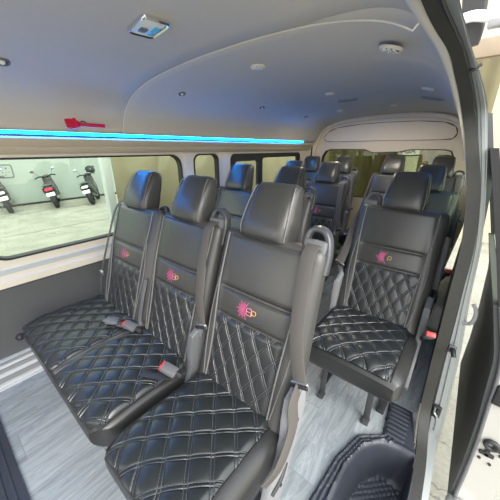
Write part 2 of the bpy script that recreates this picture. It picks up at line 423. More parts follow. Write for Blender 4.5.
def headrest(root, cx, w=0.208):
    bm = BM(); rs = []
    for i, (t, kw, kd, sh) in enumerate([(0.604, .90, .80, 0), (0.608, .97, .98, 0), (0.622, 1.0, 1.12, 0), (0.67, .99, 1.10, .0), (0.73, .93, .95, .006), (0.775, .88, .78, .012), (0.800, .84, .62, .016), (0.812, .78, .44, .018), (0.816, .62, .22, .018)]):
        W = w*kw; d = 0.115*kd; ring = []
        for k in range(40):
            a = 2*math.pi*k/40; c, s_ = math.cos(a), math.sin(a)
            ring.append(Bp(cx, W/2*math.copysign(abs(c)**(2/4.2), c), t, -0.040-sh+d/2*math.copysign(abs(s_)**(2/3.6), s_)))
        rs.append(ring)
    rings(bm, rs)
    h = link('headrest', bm, 'leather', root)
    for sd in (-1, 1):
        bm = BM(); cyl(bm, Bp(cx, sd*0.055, 0.56, -0.045), Bp(cx, sd*0.055, 0.62, -0.045), 0.006, 10)
        link('headrest_post', bm, 'steel', h)
        bm = BM()
        tube(bm, [Bp(cx, sd*w/2*kw*0.93, t, -0.045-0.004+0.0575*kd*0.93) for t, kw, kd in ((0.614, .97, 1.02), (0.64, 1.0, 1.12), (0.67, .99, 1.10), (0.73, .93, .93), (0.775, .88, .72), (0.800, .84, .50))], 0.0022, n=6, k=3)
        link('headrest_seam', bm, 'piping', h)
    return h
def cushion(root, cx, w, L=0.47, patches=None, ztop=0.43, side_quilt=False):
    H = 0.165
    def capf(y): 
        q = abs((y-L/2)/(L/2)); return (1-min(1, q)**(5.5 if y < L/2 else 7))**(1/3.2 if y < L/2 else 1/4.0)
    def top(x, y):
        q = min(1, abs(2*x/w)); e = (1-q**7)**(1/4.5)
        return ztop-H/2+H/2*e*capf(y)+0.008*math.cos(min(1, abs(x)/(w/2))*math.pi/2)+0.012*sstep(0.20, 0.02, y)*0-0.010*sstep(0.15, 0.40, y)
    bm = BM(); rs = []
    ys = [0.0, 0.004, 0.012, 0.025, 0.05, 0.09, 0.15, 0.22, 0.30, 0.38, 0.43, 0.455, 0.465, L]
    for y in ys:
        cf = max(0.25, capf(y)); ring = []
        for k in range(72):
            a = 2*math.pi*k/72; c, s_ = math.cos(a), math.sin(a)
            x = w/2*math.copysign(abs(c)**(2/7), c)*(0.94+0.06*cf)*(1-0.10*(1-sstep(-0.02, 0.10, y))**2)
            if s_ >= 0: z = top(x, max(y, 0.003))
            else: z = ztop-H/2-H/2*abs(s_)**(2/5)*cf
            ring.append(Vector((cx+x, y, z)))
        rs.append(ring)
    rings(bm, rs)
    c = link('cushion', bm, 'cushion_side', root)
    for (x0, x1, m) in (patches or [(-w/2+0.03, w/2-0.03, 'quilt_seat')]):
        y0, y1 = 0.010, L-0.03
        nu, nv = max(10, int((x1-x0)/0.006)), 70
        def fn(a, b_):
            y = y0+(y1-y0)*(b_**1.5); x = (x0+(x1-x0)*a)*(1-0.10*(1-sstep(-0.02, 0.10, y))**2)
            e = min(1, min(a, 1-a)*(x1-x0)/0.015)*min(1, min(b_*1.5, 1-b_)*26)
            k = 0.006*math.sqrt(max(0, e))
            if m == 'quilt_seat': k += 0.010*puff(x, y, CP, CQ)*min(1, e)
            else: k += 0.003*math.sin(y*40+x*9)*min(1, e)
            return Vector((cx+x, y-k*sstep(0.06, 0.0, y), top(x, y)+k))
        patch('quilted_panel' if m == 'quilt_seat' else 'plain_panel', fn, nu, nv, m, c, lambda a, b_: (x0+(x1-x0)*a, y0+(y1-y0)*(b_**1.5)), lambda p: p+Vector((0, 0.004, -0.02)))
        for xe in (x0, x1):
            if abs(xe) > w/2-0.05:
                bm = BM(); tube(bm, [Vector((cx+xe, y, top(xe, y)+0.003)) for y in (0.012, 0.03, 0.07, 0.15, 0.25, 0.35, 0.44)], 0.0026, n=6, k=3)
                link('piping', bm, 'seam', c)
    return c
def handle(root, cx, w, sd):
    bm = BM(); o = w/2
    pts = [(o-0.092, 0.59), (o-0.088, 0.655), (o-0.070, 0.680), (o-0.036, 0.678), (o-0.014, 0.652), (o-0.004, 0.60), (o-0.004, 0.54)]
    sweep(bm, [Bp(cx, sd*a, t, -0.055) for a, t in pts], rrect(0.034, 0.019, 0.007), (0, 1, 0), k=5)
    h = link('grab_handle', bm, 'handle', root)
    bm = BM()
    box(bm, Bp(cx, sd*(o-0.048), 0.618, -0.052), (0.078, 0.060, 0.055), 0.010, Matrix.Rotation(-S, 4, 'X'))
    link('belt_guide', bm, 'grey_plastic', root)
    return h
def ribbon(root, name, pts, m='belt', width=0.046, wdir=(1, 0, 0), k=6):
    bm = BM(); sweep(bm, pts, rrect(width, 0.0035, 0.0015, 2), wdir, k=k); return link(name, bm, m, root)
def belt(root, cx, w, sd, low=True, style='front'):
    o = w/2
    p = [Bp(cx, sd*(o-0.045), 0.635, -0.045), Bp(cx, sd*(o-0.046), 0.622, -0.01), Bp(cx, sd*(o-0.042), 0.58, 0.018), Bp(cx, sd*(o-0.030), 0.45, 0.026), Bp(cx, sd*(o-0.010), 0.32, 0.028), Bp(cx, sd*(o+0.028), 0.20, 0.020)]
    if style == 'side': p = [Bp(cx, sd*(o-0.045), 0.635, -0.06), Bp(cx, sd*(o-0.01), 0.60, -0.075), Bp(cx, sd*(o+0.014), 0.50, -0.06), Bp(cx, sd*(o+0.020), 0.38, -0.03), Bp(cx, sd*(o+0.034), 0.25, 0.0)]
    b = ribbon(root, 'seat_belt', p)
    q = p[-1]
    bm = BM(); box(bm, q, (0.060, 0.012, 0.022), 0.004, Matrix.Rotation(-sd*0.35, 4, 'Y')); box(bm, q+Vector((-sd*0.012, -0.002, -0.035)), (0.026, 0.004, 0.052), 0.0015, Matrix.Rotation(sd*0.3, 4, 'Y'))
    link('belt_tongue', bm, 'steel' , b)
    bm = BM(); box(bm, q+Vector((0, -0.006, 0)), (0.064, 0.010, 0.016), 0.004, Matrix.Rotation(-sd*0.35, 4, 'Y')); link('tongue_grip', bm, 'dark_plastic', b)
    if low:
        r = [q, q+Vector((0.0, -0.035, -0.05)), Vector((cx+sd*(o+0.036), 0.40, 0.47)), Vector((cx+sd*(o+0.034), 0.335, 0.37)), Vector((cx+sd*(o+0.016), 0.28, 0.33))]
        ribbon(b, 'lap_strap', r, wdir=(0.25, 1, -0.6))
def side_cover(root, cx, w, sd, m='light_plastic'):
    poly = [(0.405, 0.575), (0.475, 0.605), (0.500, 0.57), (0.505, 0.50), (0.49, 0.42), (0.46, 0.36), (0.43, 0.29), (0.41, 0.22), (0.36, 0.15), (0.30, 0.14), (0.275, 0.18), (0.30, 0.27), (0.355, 0.34), (0.385, 0.42), (0.39, 0.50)]
    x = cx+sd*(w/2+0.012); bm = BM()
    prism(bm, poly, 'x', x-0.014, x+0.014, 0.005)
    c = link('recliner_cover', bm, m, root)
    for y, z in ((0.455, 0.45), (0.37, 0.22)):
        bm = BM(); cyl(bm, (x, y, z), (x+sd*0.016, y, z), 0.006, 14); link('cover_screw', bm, 'dark_plastic', c)
    bm = BM(); tube(bm, [(x+sd*0.010, 0.40, 0.30), (x+sd*0.016, 0.36, 0.27), (x+sd*0.016, 0.31, 0.26)], 0.008, n=10); link('recliner_lever', bm, 'dark_plastic', root)
def leg(root, x, y, ztop=0.30, m='leg'):
    bm = BM(); box(bm, (x, y, ztop/2), (0.030, 0.014, ztop), 0.004, Matrix.Rotation(0.0, 4, 'X'))
    box(bm, (x, y-0.012, 0.008), (0.036, 0.05, 0.014), 0.004)
    return link('leg', bm, m, root)
def frame(root, cx, w):
    bm = BM()
    for s in (-1, 1): box(bm, (cx+s*(w/2-0.06), 0.26, 0.275), (0.03, 0.40, 0.03), 0.004)
    for y in (0.10, 0.42): box(bm, (cx, y, 0.275), (w-0.10, 0.03, 0.025), 0.004)
    f = link('seat_frame', bm, 'dark_plastic', root)
    for s in (-1, 1):
        bm = BM()   # floor rail with brace under the rear of the seat
        box(bm, (cx+s*(w/2-0.06), 0.34, 0.012), (0.035, 0.26, 0.024), 0.004)
        box(bm, (cx+s*(w/2-0.06), 0.36, 0.13), (0.03, 0.02, 0.29), 0.003, Matrix.Rotation(0.35, 4, 'X'))
        link('brace', bm, 'dark_plastic', root)
def buckle(root, a, b, label=None):
    """stalk at b, red end at a"""
    a = Vector(a); b = Vector(b); d = (a-b); L = d.length; rot = d.to_track_quat('Z', 'Y').to_matrix().to_4x4()
    bm = BM(); box(bm, (0, 0, 0), (0.042, 0.026, 0.066), 0.007, None); 
    for v in bm.verts: v.co = Matrix.Translation(a) @ rot @ (v.co)
    k = link('buckle', bm, 'grey_plastic', root)
    bm = BM(); box(bm, (0, 0, 0.032), (0.036, 0.021, 0.012), 0.003)
    for v in bm.verts: v.co = Matrix.Translation(a) @ rot @ (v.co)
    r = link('release_button', bm, 'red', k); tag(r, 'red release button')
    bm = BM(); tube(bm, [b, a-d.normalized()*0.025], 0.011, n=8, k=1); link('stalk', bm, 'dark_plastic', k)
def tongue(root, p, d):
    p = Vector(p); rot = Vector(d).to_track_quat('Z', 'Y').to_matrix().to_4x4()
    bm = BM(); box(bm, (0, 0, 0), (0.048, 0.020, 0.062), 0.005); box(bm, (0, 0, 0.034), (0.030, 0.004, 0.02), 0.001)
    for v in bm.verts: v.co = Matrix.Translation(p) @ rot @ v.co
    link('loose_buckle', bm, 'grey_plastic', root)

def single_seat(name, loc, side, label, w=0.41, letters='BP', cush=None, group=None, belts=True, hx=0.0, style='front'):
    r = empty(name, loc, 0, label, 'seat', group)
    frame(r, 0, w); cushion(r, 0, cush or w+0.03, patches=[(-(cush or w+0.03)/2+0.02, (cush or w+0.03)/2-0.045, 'quilt_seat')])
    backrest(r, 0, w, letters); headrest(r, hx)
    handle(r, 0, w, side); 
    if belts: belt(r, 0, w, side, low=style == 'front', style=style)
    side_cover(r, 0, w, side)
    if not hx: side_cover(r, 0, w, -side, 'grey_plastic')
    for x in (-0.13, 0.11): leg(r, x, 0.13)
    return r
def double_seat(name, loc, xa, xb, wa, wb, label, letters=('BP', 'BP'), clutter=True, group=None):
    r = empty(name, loc, 0, label, 'seat', group)
    x0, x1 = xa-wa/2-0.095, xb+wb/2-0.015; cx = (x0+x1)/2; W = x1-x0
    frame(r, cx, W)
    mid = (xa+xb)/2-cx
    cushion(r, cx, W, patches=[(-W/2+0.015, mid-0.020, 'quilt_seat'), (mid-0.018, mid+0.018, 'leather'), (mid+0.020, W/2-0.022, 'quilt_seat')])
    backrest(r, xa, wa, letters[0]); headrest(r, xa-0.012, 0.222)
    backrest(r, xb, wb, letters[1]); headrest(r, xb-0.012)
    handle(r, xb, wb, 1); belt(r, xb, wb, 1, low=False); side_cover(r, xb, wb-0.035, 1, 'grey_plastic')
    # window side belt on the outer edge of the outboard back
    b = ribbon(r, 'seat_belt', [Bp(xa, -wa/2+0.03, 0.62, -0.02), Bp(xa, -wa/2+0.004, 0.55, 0.0), Bp(xa, -wa/2-0.02, 0.30, 0.01), Bp(xa, -wa/2-0.035, 0.14, 0.01), Bp(xa, -wa/2-0.03, 0.02, 0.0)], width=0.02)
    bm = BM(); box(bm, Bp(xa, -wa/2-0.03, 0.16, 0.012), (0.034, 0.014, 0.03), 0.004); link('belt_tongue', bm, 'steel', b)
    bm = BM(); tube(bm, [Bp(xa, wa/2-0.07, 0.60, -0.05), Bp(xa, wa/2-0.055, 0.63, -0.05), Bp(xa, wa/2-0.01, 0.635, -0.05), Bp(xa, wa/2+0.012, 0.60, -0.05)], 0.010, n=8); link('grab_handle', bm, 'dark_plastic', r)
    for x in (x0+0.10, cx, x1-0.08): leg(r, x, 0.13)
    bm = BM(); bmesh.ops.create_uvsphere(bm, u_segments=16, v_segments=10, radius=0.020, matrix=Matrix.Translation((x0-0.030, -0.010, 0.318))); tube(bm, [(x0+0.03, 0.07, 0.33), (x0-0.030, -0.010, 0.318)], 0.009, n=8, k=1)
    link('release_knob', bm, 'dark_plastic', r)
    return r, cx

Y1, Y2, Y3, Y4 = 0.13, 0.985, 1.82, 2.66
A, B, C_, D = -1.40, -0.958, -0.513, -0.256
r1, cx1 = double_seat('double_seat', (B, Y1, 0), A-B, 0, 0.455, 0.41, 'black quilted double seat beside the large window, front row')
# buckles lying on the front double cushion
buckle(r1, Vector((-1.165-B, 0.475-Y1, 0.466)), Vector((-1.11-B, 0.50-Y1, 0.445)))
tongue(r1, Vector((-1.285-B, 0.44-Y1, 0.462)), (-0.5, -0.5, 0.15))
ribbon(r1, 'lap_strap', [(-1.28-B, 0.445-Y1, 0.456), (-1.22-B, 0.46-Y1, 0.452), (-1.18-B, 0.50-Y1, 0.450), (-1.16-B, 0.55-Y1, 0.44)], width=0.03, wdir=(0.3, -1, 0))
ribbon(r1, 'seat_belt', [Bp(A-B, 0.225, 0.26, 0.015), Bp(A-B, 0.228, 0.16, 0.02), Bp(A-B, 0.225, 0.05, 0.015), (-1.15-B, 0.515-Y1, 0.45)], 'grey_plastic', width=0.028)
r2 = single_seat('single_seat', (C_, Y1, 0), 1, 'black quilted single seat nearest the camera, pink emblem and loose grey belt', w=0.43, cush=0.435, hx=-0.022)
buckle(r1, Vector((-0.762-B, 0.425-Y1, 0.478)), Vector((-0.715-B, 0.445-Y1, 0.458)))
ribbon(r1, 'lap_strap', [(-0.86-B, 0.36-Y1, 0.450), (-0.80-B, 0.385-Y1, 0.452), (-0.755-B, 0.42-Y1, 0.452), (-0.735-B, 0.48-Y1, 0.445)], 'dark_plastic', width=0.03, wdir=(0.3, -1, 0))
r3 = single_seat('single_seat', (D, Y2, 0), -1, 'black quilted single seat beside the door opening, second row', w=0.43, letters='P', style='side')
bm = BM()
sweep(bm, [(0.222, 0.66, 0.87), (0.226, 0.65, 0.83), (0.226, 0.64, 0.74), (0.228, 0.63, 0.64), (0.228, 0.625, 0.59)], rrect(0.036, 0.036, 0.014), (1, 0, 0), k=6)
link('armrest', bm, 'grey_plastic', r3)
buckle(r3, Vector((0.262, 0.30, 0.50)), Vector((0.235, 0.40, 0.40)))
r4, _ = double_seat('double_seat', (B, Y2, 0), A-B-0.03, -0.02, 0.42, 0.40, 'black double seat directly behind the front double seat, second row')
# third row: one bench of two by the window, one single by the door side
r5, _ = double_seat('double_seat', (B, Y3, 0), A-B-0.03, -0.10, 0.40, 0.41, 'black double seat with pink emblem in the third row, left of the aisle', letters=('P', 'P'))
r6 = copy_tree(r3); r6.location = (D, Y3, 0); r6['label'] = 'black single seat in the third row, behind the second-row seat beside the door'
# fourth row
r7, _ = double_seat('double_seat', (-1.43, Y4, 0.02), -0.24, 0.18, 0.38, 0.38, 'dark double seat at the rear left corner under the tailgate pillar', letters=('P', 'P'))
r8, _ = double_seat('double_seat', (-0.45, Y4, 0.04), -0.24, 0.20, 0.40, 0.38, 'dark double seat against the rear window on the door side', letters=('P', 'P'))

# ------------------------------------------------------------------ setting: the van body
def structure(o, label=None): o['kind'] = 'structure'; return o
WELL = [(-0.150, 0.20), (-0.150, 0.84), (-0.115, 0.97), (-0.05, 1.045), (0.02, 1.07), (0.085, 1.07), (0.085, 0.20)]
fl = plate('floor', [(-1.84, -1.2), (-1.84, 3.6), (0.055, 3.6), (0.055, 1.30), (0.07, 1.08), (0.02, 1.07), (-0.05, 1.045), (-0.115, 0.97), (-0.150, 0.84), (-0.150, 0.20), (0.09, 0.19), (0.09, -1.2)], [], 0.04, 'wood', MXY(-0.02)); structure(fl)
# ribbed aluminium kick strip along the left wall
prof = [(-1.85, 0.0), (-1.812, 0.0), (-1.812, 0.010), (-1.822, 0.012), (-1.822, 0.020), (-1.812, 0.022), (-1.812, 0.032), (-1.824, 0.036), (-1.824, 0.075), (-1.812, 0.080), (-1.812, 0.098), (-1.826, 0.102), (-1.826, 0.128), (-1.818, 0.132), (-1.818, 0.146), (-1.828, 0.150), (-1.828, 0.170), (-1.85, 0.172)]
bm = BM(); prism(bm, prof, 'y', -1.2, 3.55); structure(link('baseboard_left', bm, 'alu', ang=20))
for (za, zb) in ((0.040, 0.071), (0.104, 0.126), (0.153, 0.166)):
    bm = BM(); box(bm, (-1.8225, 1.175, (za+zb)/2), (0.006, 4.7, zb-za)); structure(link('baseboard_left', bm, 'groove', smooth=False))
# left wall lower dark vinyl, upper cream with window openings
bm = BM(); box(bm, (-1.87, 1.20, 0.36), (0.04, 4.8, 0.46)); structure(link('wall_left', bm, 'wall_dark', smooth=False))
W1 = rr_at(0.12, 1.385, 0.735, 1.250, 0.09); W2 = rr_at(1.515, 1.80, 0.735, 1.250, 0.06)
W3 = rr_at(1.965, 3.30, 0.735, 1.245, 0.06)
structure(plate('wall_left', [(-1.2, 0.575), (3.6, 0.575), (3.6, 1.36), (-1.2, 1.36)], [W1, W2, W3], 0.04, 'cream', MYZ(-1.87)))
bm = BM(); prism(bm, [(-1.852, 0.582), (-1.836, 0.585), (-1.834, 0.625), (-1.852, 0.64)], 'y', -1.2, 3.58); structure(link('trim_1', bm, 'cream'))
bm = BM(); prism(bm, [(-1.852, 0.655), (-1.842, 0.657), (-1.840, 0.680), (-1.852, 0.684)], 'y', -1.2, 3.58); structure(link('trim_2', bm, 'sill'))
structure(plate('front_light_block', [(-1.85, 0.0), (0.09, 0.0), (0.09, 0.8), (-0.15, 1.66), (-1.60, 1.66), (-1.87, 1.3)], [rr_at(-1.65, -0.15, 0.72, 1.40, 0.1)], 0.04, 'wall_dark', MXZ(-1.22)))  # unseen partition added to cut the light from the open front end
# pillar trims between the side windows
for i, (ya, yb) in enumerate(((1.41, 1.49), (1.825, 1.94))):
    bm = BM(); prism(bm, [(-1.852, ya), (-1.835, ya+0.015), (-1.835, yb-0.015), (-1.852, yb)], 'z', 0.69, 1.262); structure(link('trim_%d' % (3+i), bm, 'cream'))
def window(n, hole, inset, gmat, framed=None):
    root = empty('window_%d' % n, (-1.87, (hole[0][0]+hole[len(hole)//2][0])/2, 0.99)); root['kind'] = 'structure'
    inv = Matrix.Translation(root.location).inverted()
    c = Vector((sum(p[0] for p in hole)/len(hole), sum(p[1] for p in hole)/len(hole)))
    def sc(k): 
        out = []
        for p in hole:
            v = Vector(p)-c; out.append((c.x+v.x*(1-k/abs(hole[0][0]-c.x)), c.y+v.y*(1-k/0.25)))
        return out
    plate('window_seal', sc(-0.004), [sc(inset)], 0.05, 'rubber', inv @ MYZ(-1.87), root)
    plate('pane', sc(0.002), [], 0.004, gmat, inv @ MYZ(-1.88), root)
    return root, inv
window(1, W1, 0.006, 'glass'); window(2, W2, 0.008, 'glass')
w3, inv = window(3, W3, 0.012, 'glass')
plate('sliding_frame', rr_at(1.975, 3.29, 0.745, 1.235, 0.05), [rr_at(2.03, 2.40, 0.79, 1.175, 0.03), rr_at(2.48, 3.24, 0.79, 1.20, 0.03)], 0.03, 'rubber', inv @ MYZ(-1.865), w3)
# cornice ledge above the windows
bm = BM(); prism(bm, [(-1.87, 1.268), (-1.822, 1.270), (-1.800, 1.285), (-1.790, 1.300), (-1.792, 1.304), (-1.772, 1.318), (-1.752, 1.345), (-1.752, 1.362), (-1.87, 1.362)], 'y', -1.2, 3.5)
structure(link('trim_5', bm, 'tan', ang=25))
# headliner: one arched shell
prof = [(-1.790, 1.362), (-1.752, 1.385), (-1.722, 1.445), (-1.687, 1.500), (-1.640, 1.540), (-1.583, 1.571), (-1.49, 1.600), (-1.388, 1.622), (-1.2, 1.643), (-1.0, 1.655), (-0.8, 1.659), (-0.6, 1.656), (-0.45, 1.645), (-0.33, 1.625), (-0.25, 1.600), (-0.19, 1.565), (-0.15, 1.52), (-0.11, 1.44), (-0.07, 1.36)]
P = [Vector((a, 0, b)) for a, b in prof]; P = smooth_path(P, 4)
def ceil_z(x):
    for i in range(len(P)-1):
        if P[i].x <= x <= P[i+1].x: return P[i].z+(P[i+1].z-P[i].z)*(x-P[i].x)/max(1e-6, P[i+1].x-P[i].x)
    return 1.6
def ceil_n(x):
    e = 0.01; d = (ceil_z(x+e)-ceil_z(x-e))/(2*e); return Vector((d, 0, -1)).normalized()
EDGE = [(-1.3, -0.219, 1.620), (0.5, -0.215, 1.618), (0.800, -0.209, 1.608), (0.900, -0.190, 1.588), (1.000, -0.161, 1.555), (1.100, -0.137, 1.514), (1.200, -0.114, 1.461), (1.280, -0.087, 1.393), (1.31, -0.075, 1.37)]
def edge(y):
    for i in range(len(EDGE)-1):
        if EDGE[i][0] <= y <= EDGE[i+1][0]:
            f_ = (y-EDGE[i][0])/(EDGE[i+1][0]-EDGE[i][0]); return EDGE[i][1]+(EDGE[i+1][1]-EDGE[i][1])*f_, EDGE[i][2]+(EDGE[i+1][2]-EDGE[i][2])*f_
    return -0.075, 1.37
bm = BM(); rs = []
ysec = [-1.2, -0.6, 0.0, 0.4, 0.8, 0.886, 0.892, 0.898, 0.95, 1.0, 1.05, 1.1, 1.15, 1.2, 1.24, 1.28, 1.30, 1.32, 1.4, 1.8, 2.4, 3.0, 3.4, 3.62]
for y in ysec:
    g_ = 0.006 if y == 0.892 else 0.0
    ring = []
    for p in P:
        q = p.copy(); q.y = y
        if y < 1.31:
            xe, ze = edge(y); xe += 0.004; dz = ze+0.004-ceil_z(xe)
            q.x = min(p.x, xe+max(0, p.x-xe)*0.02)
            q.z = (p.z if p.x <= xe else ceil_z(xe)+(p.x-xe)*0.02)+dz*sstep(-0.60, xe, min(p.x, xe))
        q.z += g_; ring.append(q)
    outer = [Vector((p.x, p.y, p.z+0.035)) for p in reversed(ring)]
    rs.append(ring+outer)
rings(bm, rs); structure(link('ceiling', bm, 'headliner', ang=80))
bm = BM()
pts = [Vector((p.x, 0.892, p.z)) for p in P[1:] if p.x < -0.195]
pts.append(Vector((-0.192, 0.892, 1.588)))
tube(bm, pts, 0.0025, n=6, k=1); structure(link('trim_6', bm, 'cream'))
# second seam further back, by the rear header
# LED light strips
def led(x, y0, y1, z, sd, label):
    r = empty('led_strip', (x, (y0+y1)/2, z), 0, label, 'light'); inv = Matrix.Translation(r.location).inverted()
    bm = BM(); box(bm, (x, (y0+y1)/2, z), (0.016, y1-y0, 0.012), 0.003); bm.transform(inv); link('light_tube', bm, 'led' if sd > 0 else 'led_dim', r)
    bm = BM(); box(bm, (x-sd*0.002, (y0+y1)/2, z+0.0095), (0.0245, y1-y0, 0.003), 0.001); bm.transform(inv); link('glow_baffle', bm, 'cream', r)  # thin baffle added to hold the glow off the cove just above
    bm = BM(); box(bm, (x-sd*0.012, (y0+y1)/2, z-0.004), (0.010, y1-y0+0.02, 0.024), 0.003); bm.transform(inv); link('holder', bm, 'dark_plastic', r)
led(-1.742, -1.2, 3.16, 1.371, 1, 'long glowing cyan LED strip along the ledge above the side windows')
led(-0.086, 1.62, 2.45, 1.384, -1, 'short cyan LED strip on the door side behind the door pillar')
# rear wall, header and tailgate window
RO = [(-1.83, 0.0), (-0.02, 0.0), (0.03, 0.5), (0.02, 0.9), (-0.06, 1.36), (-0.12, 1.46), (-0.22, 1.60), (-0.45, 1.66), (-0.9, 1.675), (-1.4, 1.645), (-1.6, 1.585), (-1.72, 1.49), (-1.79, 1.37), (-1.87, 1.25), (-1.87, 0.5)]
RW = [(-1.66, 0.70), (-0.20, 0.70), (-0.17, 0.80), (-0.20, 1.20), (-0.24, 1.27), (-0.30, 1.285), (-0.62, 1.285), (-0.74, 1.26), (-1.02, 1.25), (-1.12, 1.285), (-1.56, 1.285), (-1.63, 1.26), (-1.67, 1.19), (-1.70, 0.80)]
structure(plate('wall_back', RO, [RW], 0.05, 'header', MXZ(3.63)))
wr = empty('window_4', (-0.93, 3.64, 1.0)); wr['kind'] = 'structure'; inv = Matrix.Translation(wr.location).inverted()
def ins(poly, k, c=(-0.93, 0.98)): return [(c[0]+(x-c[0])*(1-k), c[1]+(z-c[1])*(1-k*2)) for x, z in poly]
plate('window_seal', ins(RW, -0.004), [ins(RW, 0.012)], 0.055, 'rubber', inv @ MXZ(3.63), wr)
plate('pane', ins(RW, 0), [], 0.004, 'glass_rear', inv @ MXZ(3.64), wr)
# raised arch of the rear header and its recessed oval panel
bm = BM()
arch = [(-1.79, 1.20), (-1.77, 1.36), (-1.74, 1.46), (-1.66, 1.555), (-1.50, 1.612), (-1.2, 1.645), (-0.9, 1.655), (-0.6, 1.650), (-0.40, 1.628), (-0.28, 1.59), (-0.20, 1.52), (-0.15, 1.42), (-0.12, 1.30)]
sweep(bm, [(x, 3.575, z-0.02) for x, z in arch], rrect(0.05, 0.05, 0.018), (0, 1, 0), k=4); structure(link('trim_7', bm, 'header'))
oval = [(-1.66, 1.42), (-1.62, 1.48), (-1.50, 1.535), (-1.2, 1.565), (-0.9, 1.572), (-0.6, 1.568), (-0.36, 1.545), (-0.26, 1.50), (-0.235, 1.44), (-0.26, 1.395), (-0.36, 1.385), (-0.9, 1.385), (-1.5, 1.380), (-1.62, 1.385)]
structure(plate('trim_8', oval, [], 0.012, 'header', MXZ(3.602), bevel=0.004))
bm = BM(); pp = [Vector((x, 3.598, z)) for x, z in oval]+[Vector((oval[0][0], 3.598, oval[0][1]))]
tube(bm, pp, 0.006, n=6, k=4); structure(link('trim_9', bm, 'seam'))
# dark rear-corner pillar gasket at the left
bm = BM(); tube(bm, [(-1.775, 3.52, 0.2), (-1.79, 3.52, 0.9), (-1.795, 3.52, 1.25), (-1.775, 3.52, 1.42), (-1.72, 3.52, 1.52)], 0.011, n=8); structure(link('trim_10', bm, 'rubber'))
# right wall behind the door opening
bm = BM()
rp = [(0.05, 0.0), (0.055, 0.75), (0.01, 1.20), (-0.05, 1.36), (-0.09, 1.40), (-0.09, 1.42), (0.0, 1.42), (0.06, 1.20), (0.10, 0.75), (0.10, 0.0)]
prism(bm, rp, 'y', 1.40, 1.85); structure(link('wall_right', bm, 'wall_dark'))
bm = BM(); prism(bm, [(0.05, 0.0), (0.055, 0.74), (0.10, 0.74), (0.10, 0.0)], 'y', 1.85, 3.62); structure(link('wall_right', bm, 'wall_dark'))
bm = BM(); prism(bm, [(0.0, 1.24), (-0.05, 1.36), (-0.09, 1.40), (-0.09, 1.42), (0.0, 1.42), (0.05, 1.24)], 'y', 1.85, 3.62); structure(link('wall_right', bm, 'wall_dark'))
bm = BM(); prism(bm, [(0.055, 0.74), (0.0, 1.24), (0.05, 1.24), (0.10, 0.74)], 'y', 2.65, 2.80); structure(link('wall_right', bm, 'wall_dark'))
bm = BM(); prism(bm, [(0.055, 0.74), (0.0, 1.24), (0.05, 1.24), (0.10, 0.74)], 'y', 3.50, 3.62); structure(link('wall_right', bm, 'wall_dark'))
bm = BM(); prism(bm, [(0.076, 0.73), (0.024, 1.25), (0.028, 1.25), (0.080, 0.73)], 'y', 1.85, 3.55); structure(link('window_5', bm, 'glass', smooth=False))

# door opening: rubber seal, silver jamb, cream inner trim
SEAL = [(-0.178, 0.10, 1.609), (-0.174, 0.50, 1.607), (-0.168, 0.800, 1.597), (-0.155, 0.900, 1.580), (-0.128, 1.000, 1.549), (-0.112, 1.100, 1.510), (-0.093, 1.200, 1.458), (-0.073, 1.280, 1.392), (-0.037, 1.30, 1.259), (-0.003, 1.30, 1.116), (0.023, 1.30, 0.919), (0.031, 1.30, 0.69), (0.038, 1.30, 0.50), (0.043, 1.30, 0.34), (0.055, 1.27, 0.10), (0.072, 1.17, 0.012), (0.085, 1.0, -0.005), (0.09, 0.6, -0.01), (0.09, 0.15, -0.01)]
sp_ = [(0, -.020), (0.004, -.026), (0.013, -.026), (0.017, -.016), (0.021, -.016), (0.025, -.026), (0.036, -.026), (0.042, -.018), (0.042, .016), (0.0, .016)]
bm = BM(); sweep(bm, SEAL, sp_, (1, 0, 0), k=6, scale=[.75, .75, .75, .75, .72, .75, .8, .9, 1, 1, 1, 1, 1, 1, 1, 1, 1])
sl = link('door_frame_seal', bm, 'seal', ang=35); sl.name = 'trim_11'; structure(sl)
JI = [(-0.144, 0.10, 1.600), (-0.140, 0.50, 1.598), (-0.134, 0.800, 1.588), (-0.120, 0.900, 1.572), (-0.099, 1.000, 1.544), (-0.080, 1.100, 1.506), (-0.059, 1.200, 1.455), (-0.039, 1.280, 1.390), (0.018, 1.30, 1.16), (0.055, 1.30, 0.927), (0.073, 1.30, 0.657), (0.085, 1.30, 0.393), (0.105, 1.30, 0.03), (0.13, 1.30, -0.33)]
JO = [(-0.114, 0.10, 1.593), (-0.110, 0.50, 1.591), (-0.104, 0.800, 1.581), (-0.094, 0.900, 1.566), (-0.079, 1.000, 1.540), (-0.055, 1.100, 1.502), (-0.028, 1.200, 1.452), (-0.007, 1.280, 1.388), (0.045, 1.30, 1.16), (0.083, 1.30, 0.95), (0.104, 1.30, 0.70), (0.132, 1.30, 0.45), (0.160, 1.30, 0.05), (0.180, 1.30, -0.33)]
a_ = smooth_path(JI, 5); b_ = smooth_path(JO, 5); bm = BM(); rs = []
for p_, q_ in zip(a_, b_):
    d_ = q_-p_; e_ = Vector((0, 0.05, 0)); f_ = Vector((0, -0.006, 0))
    rs.append([p_-d_*0.2, p_+d_*0.40, p_+d_*0.46+f_, p_+d_*0.80+f_, p_+d_*0.86, q_, q_+e_, p_-d_*0.2+e_])
rings(bm, rs); structure(link('trim_12', bm, 'paint', ang=35))
bm = BM(); tube(bm, [p_+Vector((0.0, -0.004, 0)) for p_ in smooth_path(JI, 5)], 0.005, n=6, k=1); structure(link('trim_13', bm, 'rubber'))
CI = [(-0.219, 0.10, 1.620), (-0.215, 0.50, 1.618), (-0.209, 0.800, 1.608), (-0.190, 0.900, 1.588), (-0.161, 1.000, 1.555), (-0.137, 1.100, 1.514), (-0.114, 1.200, 1.461), (-0.087, 1.280, 1.393), (-0.053, 1.31, 1.29), (-0.046, 1.31, 1.255)]
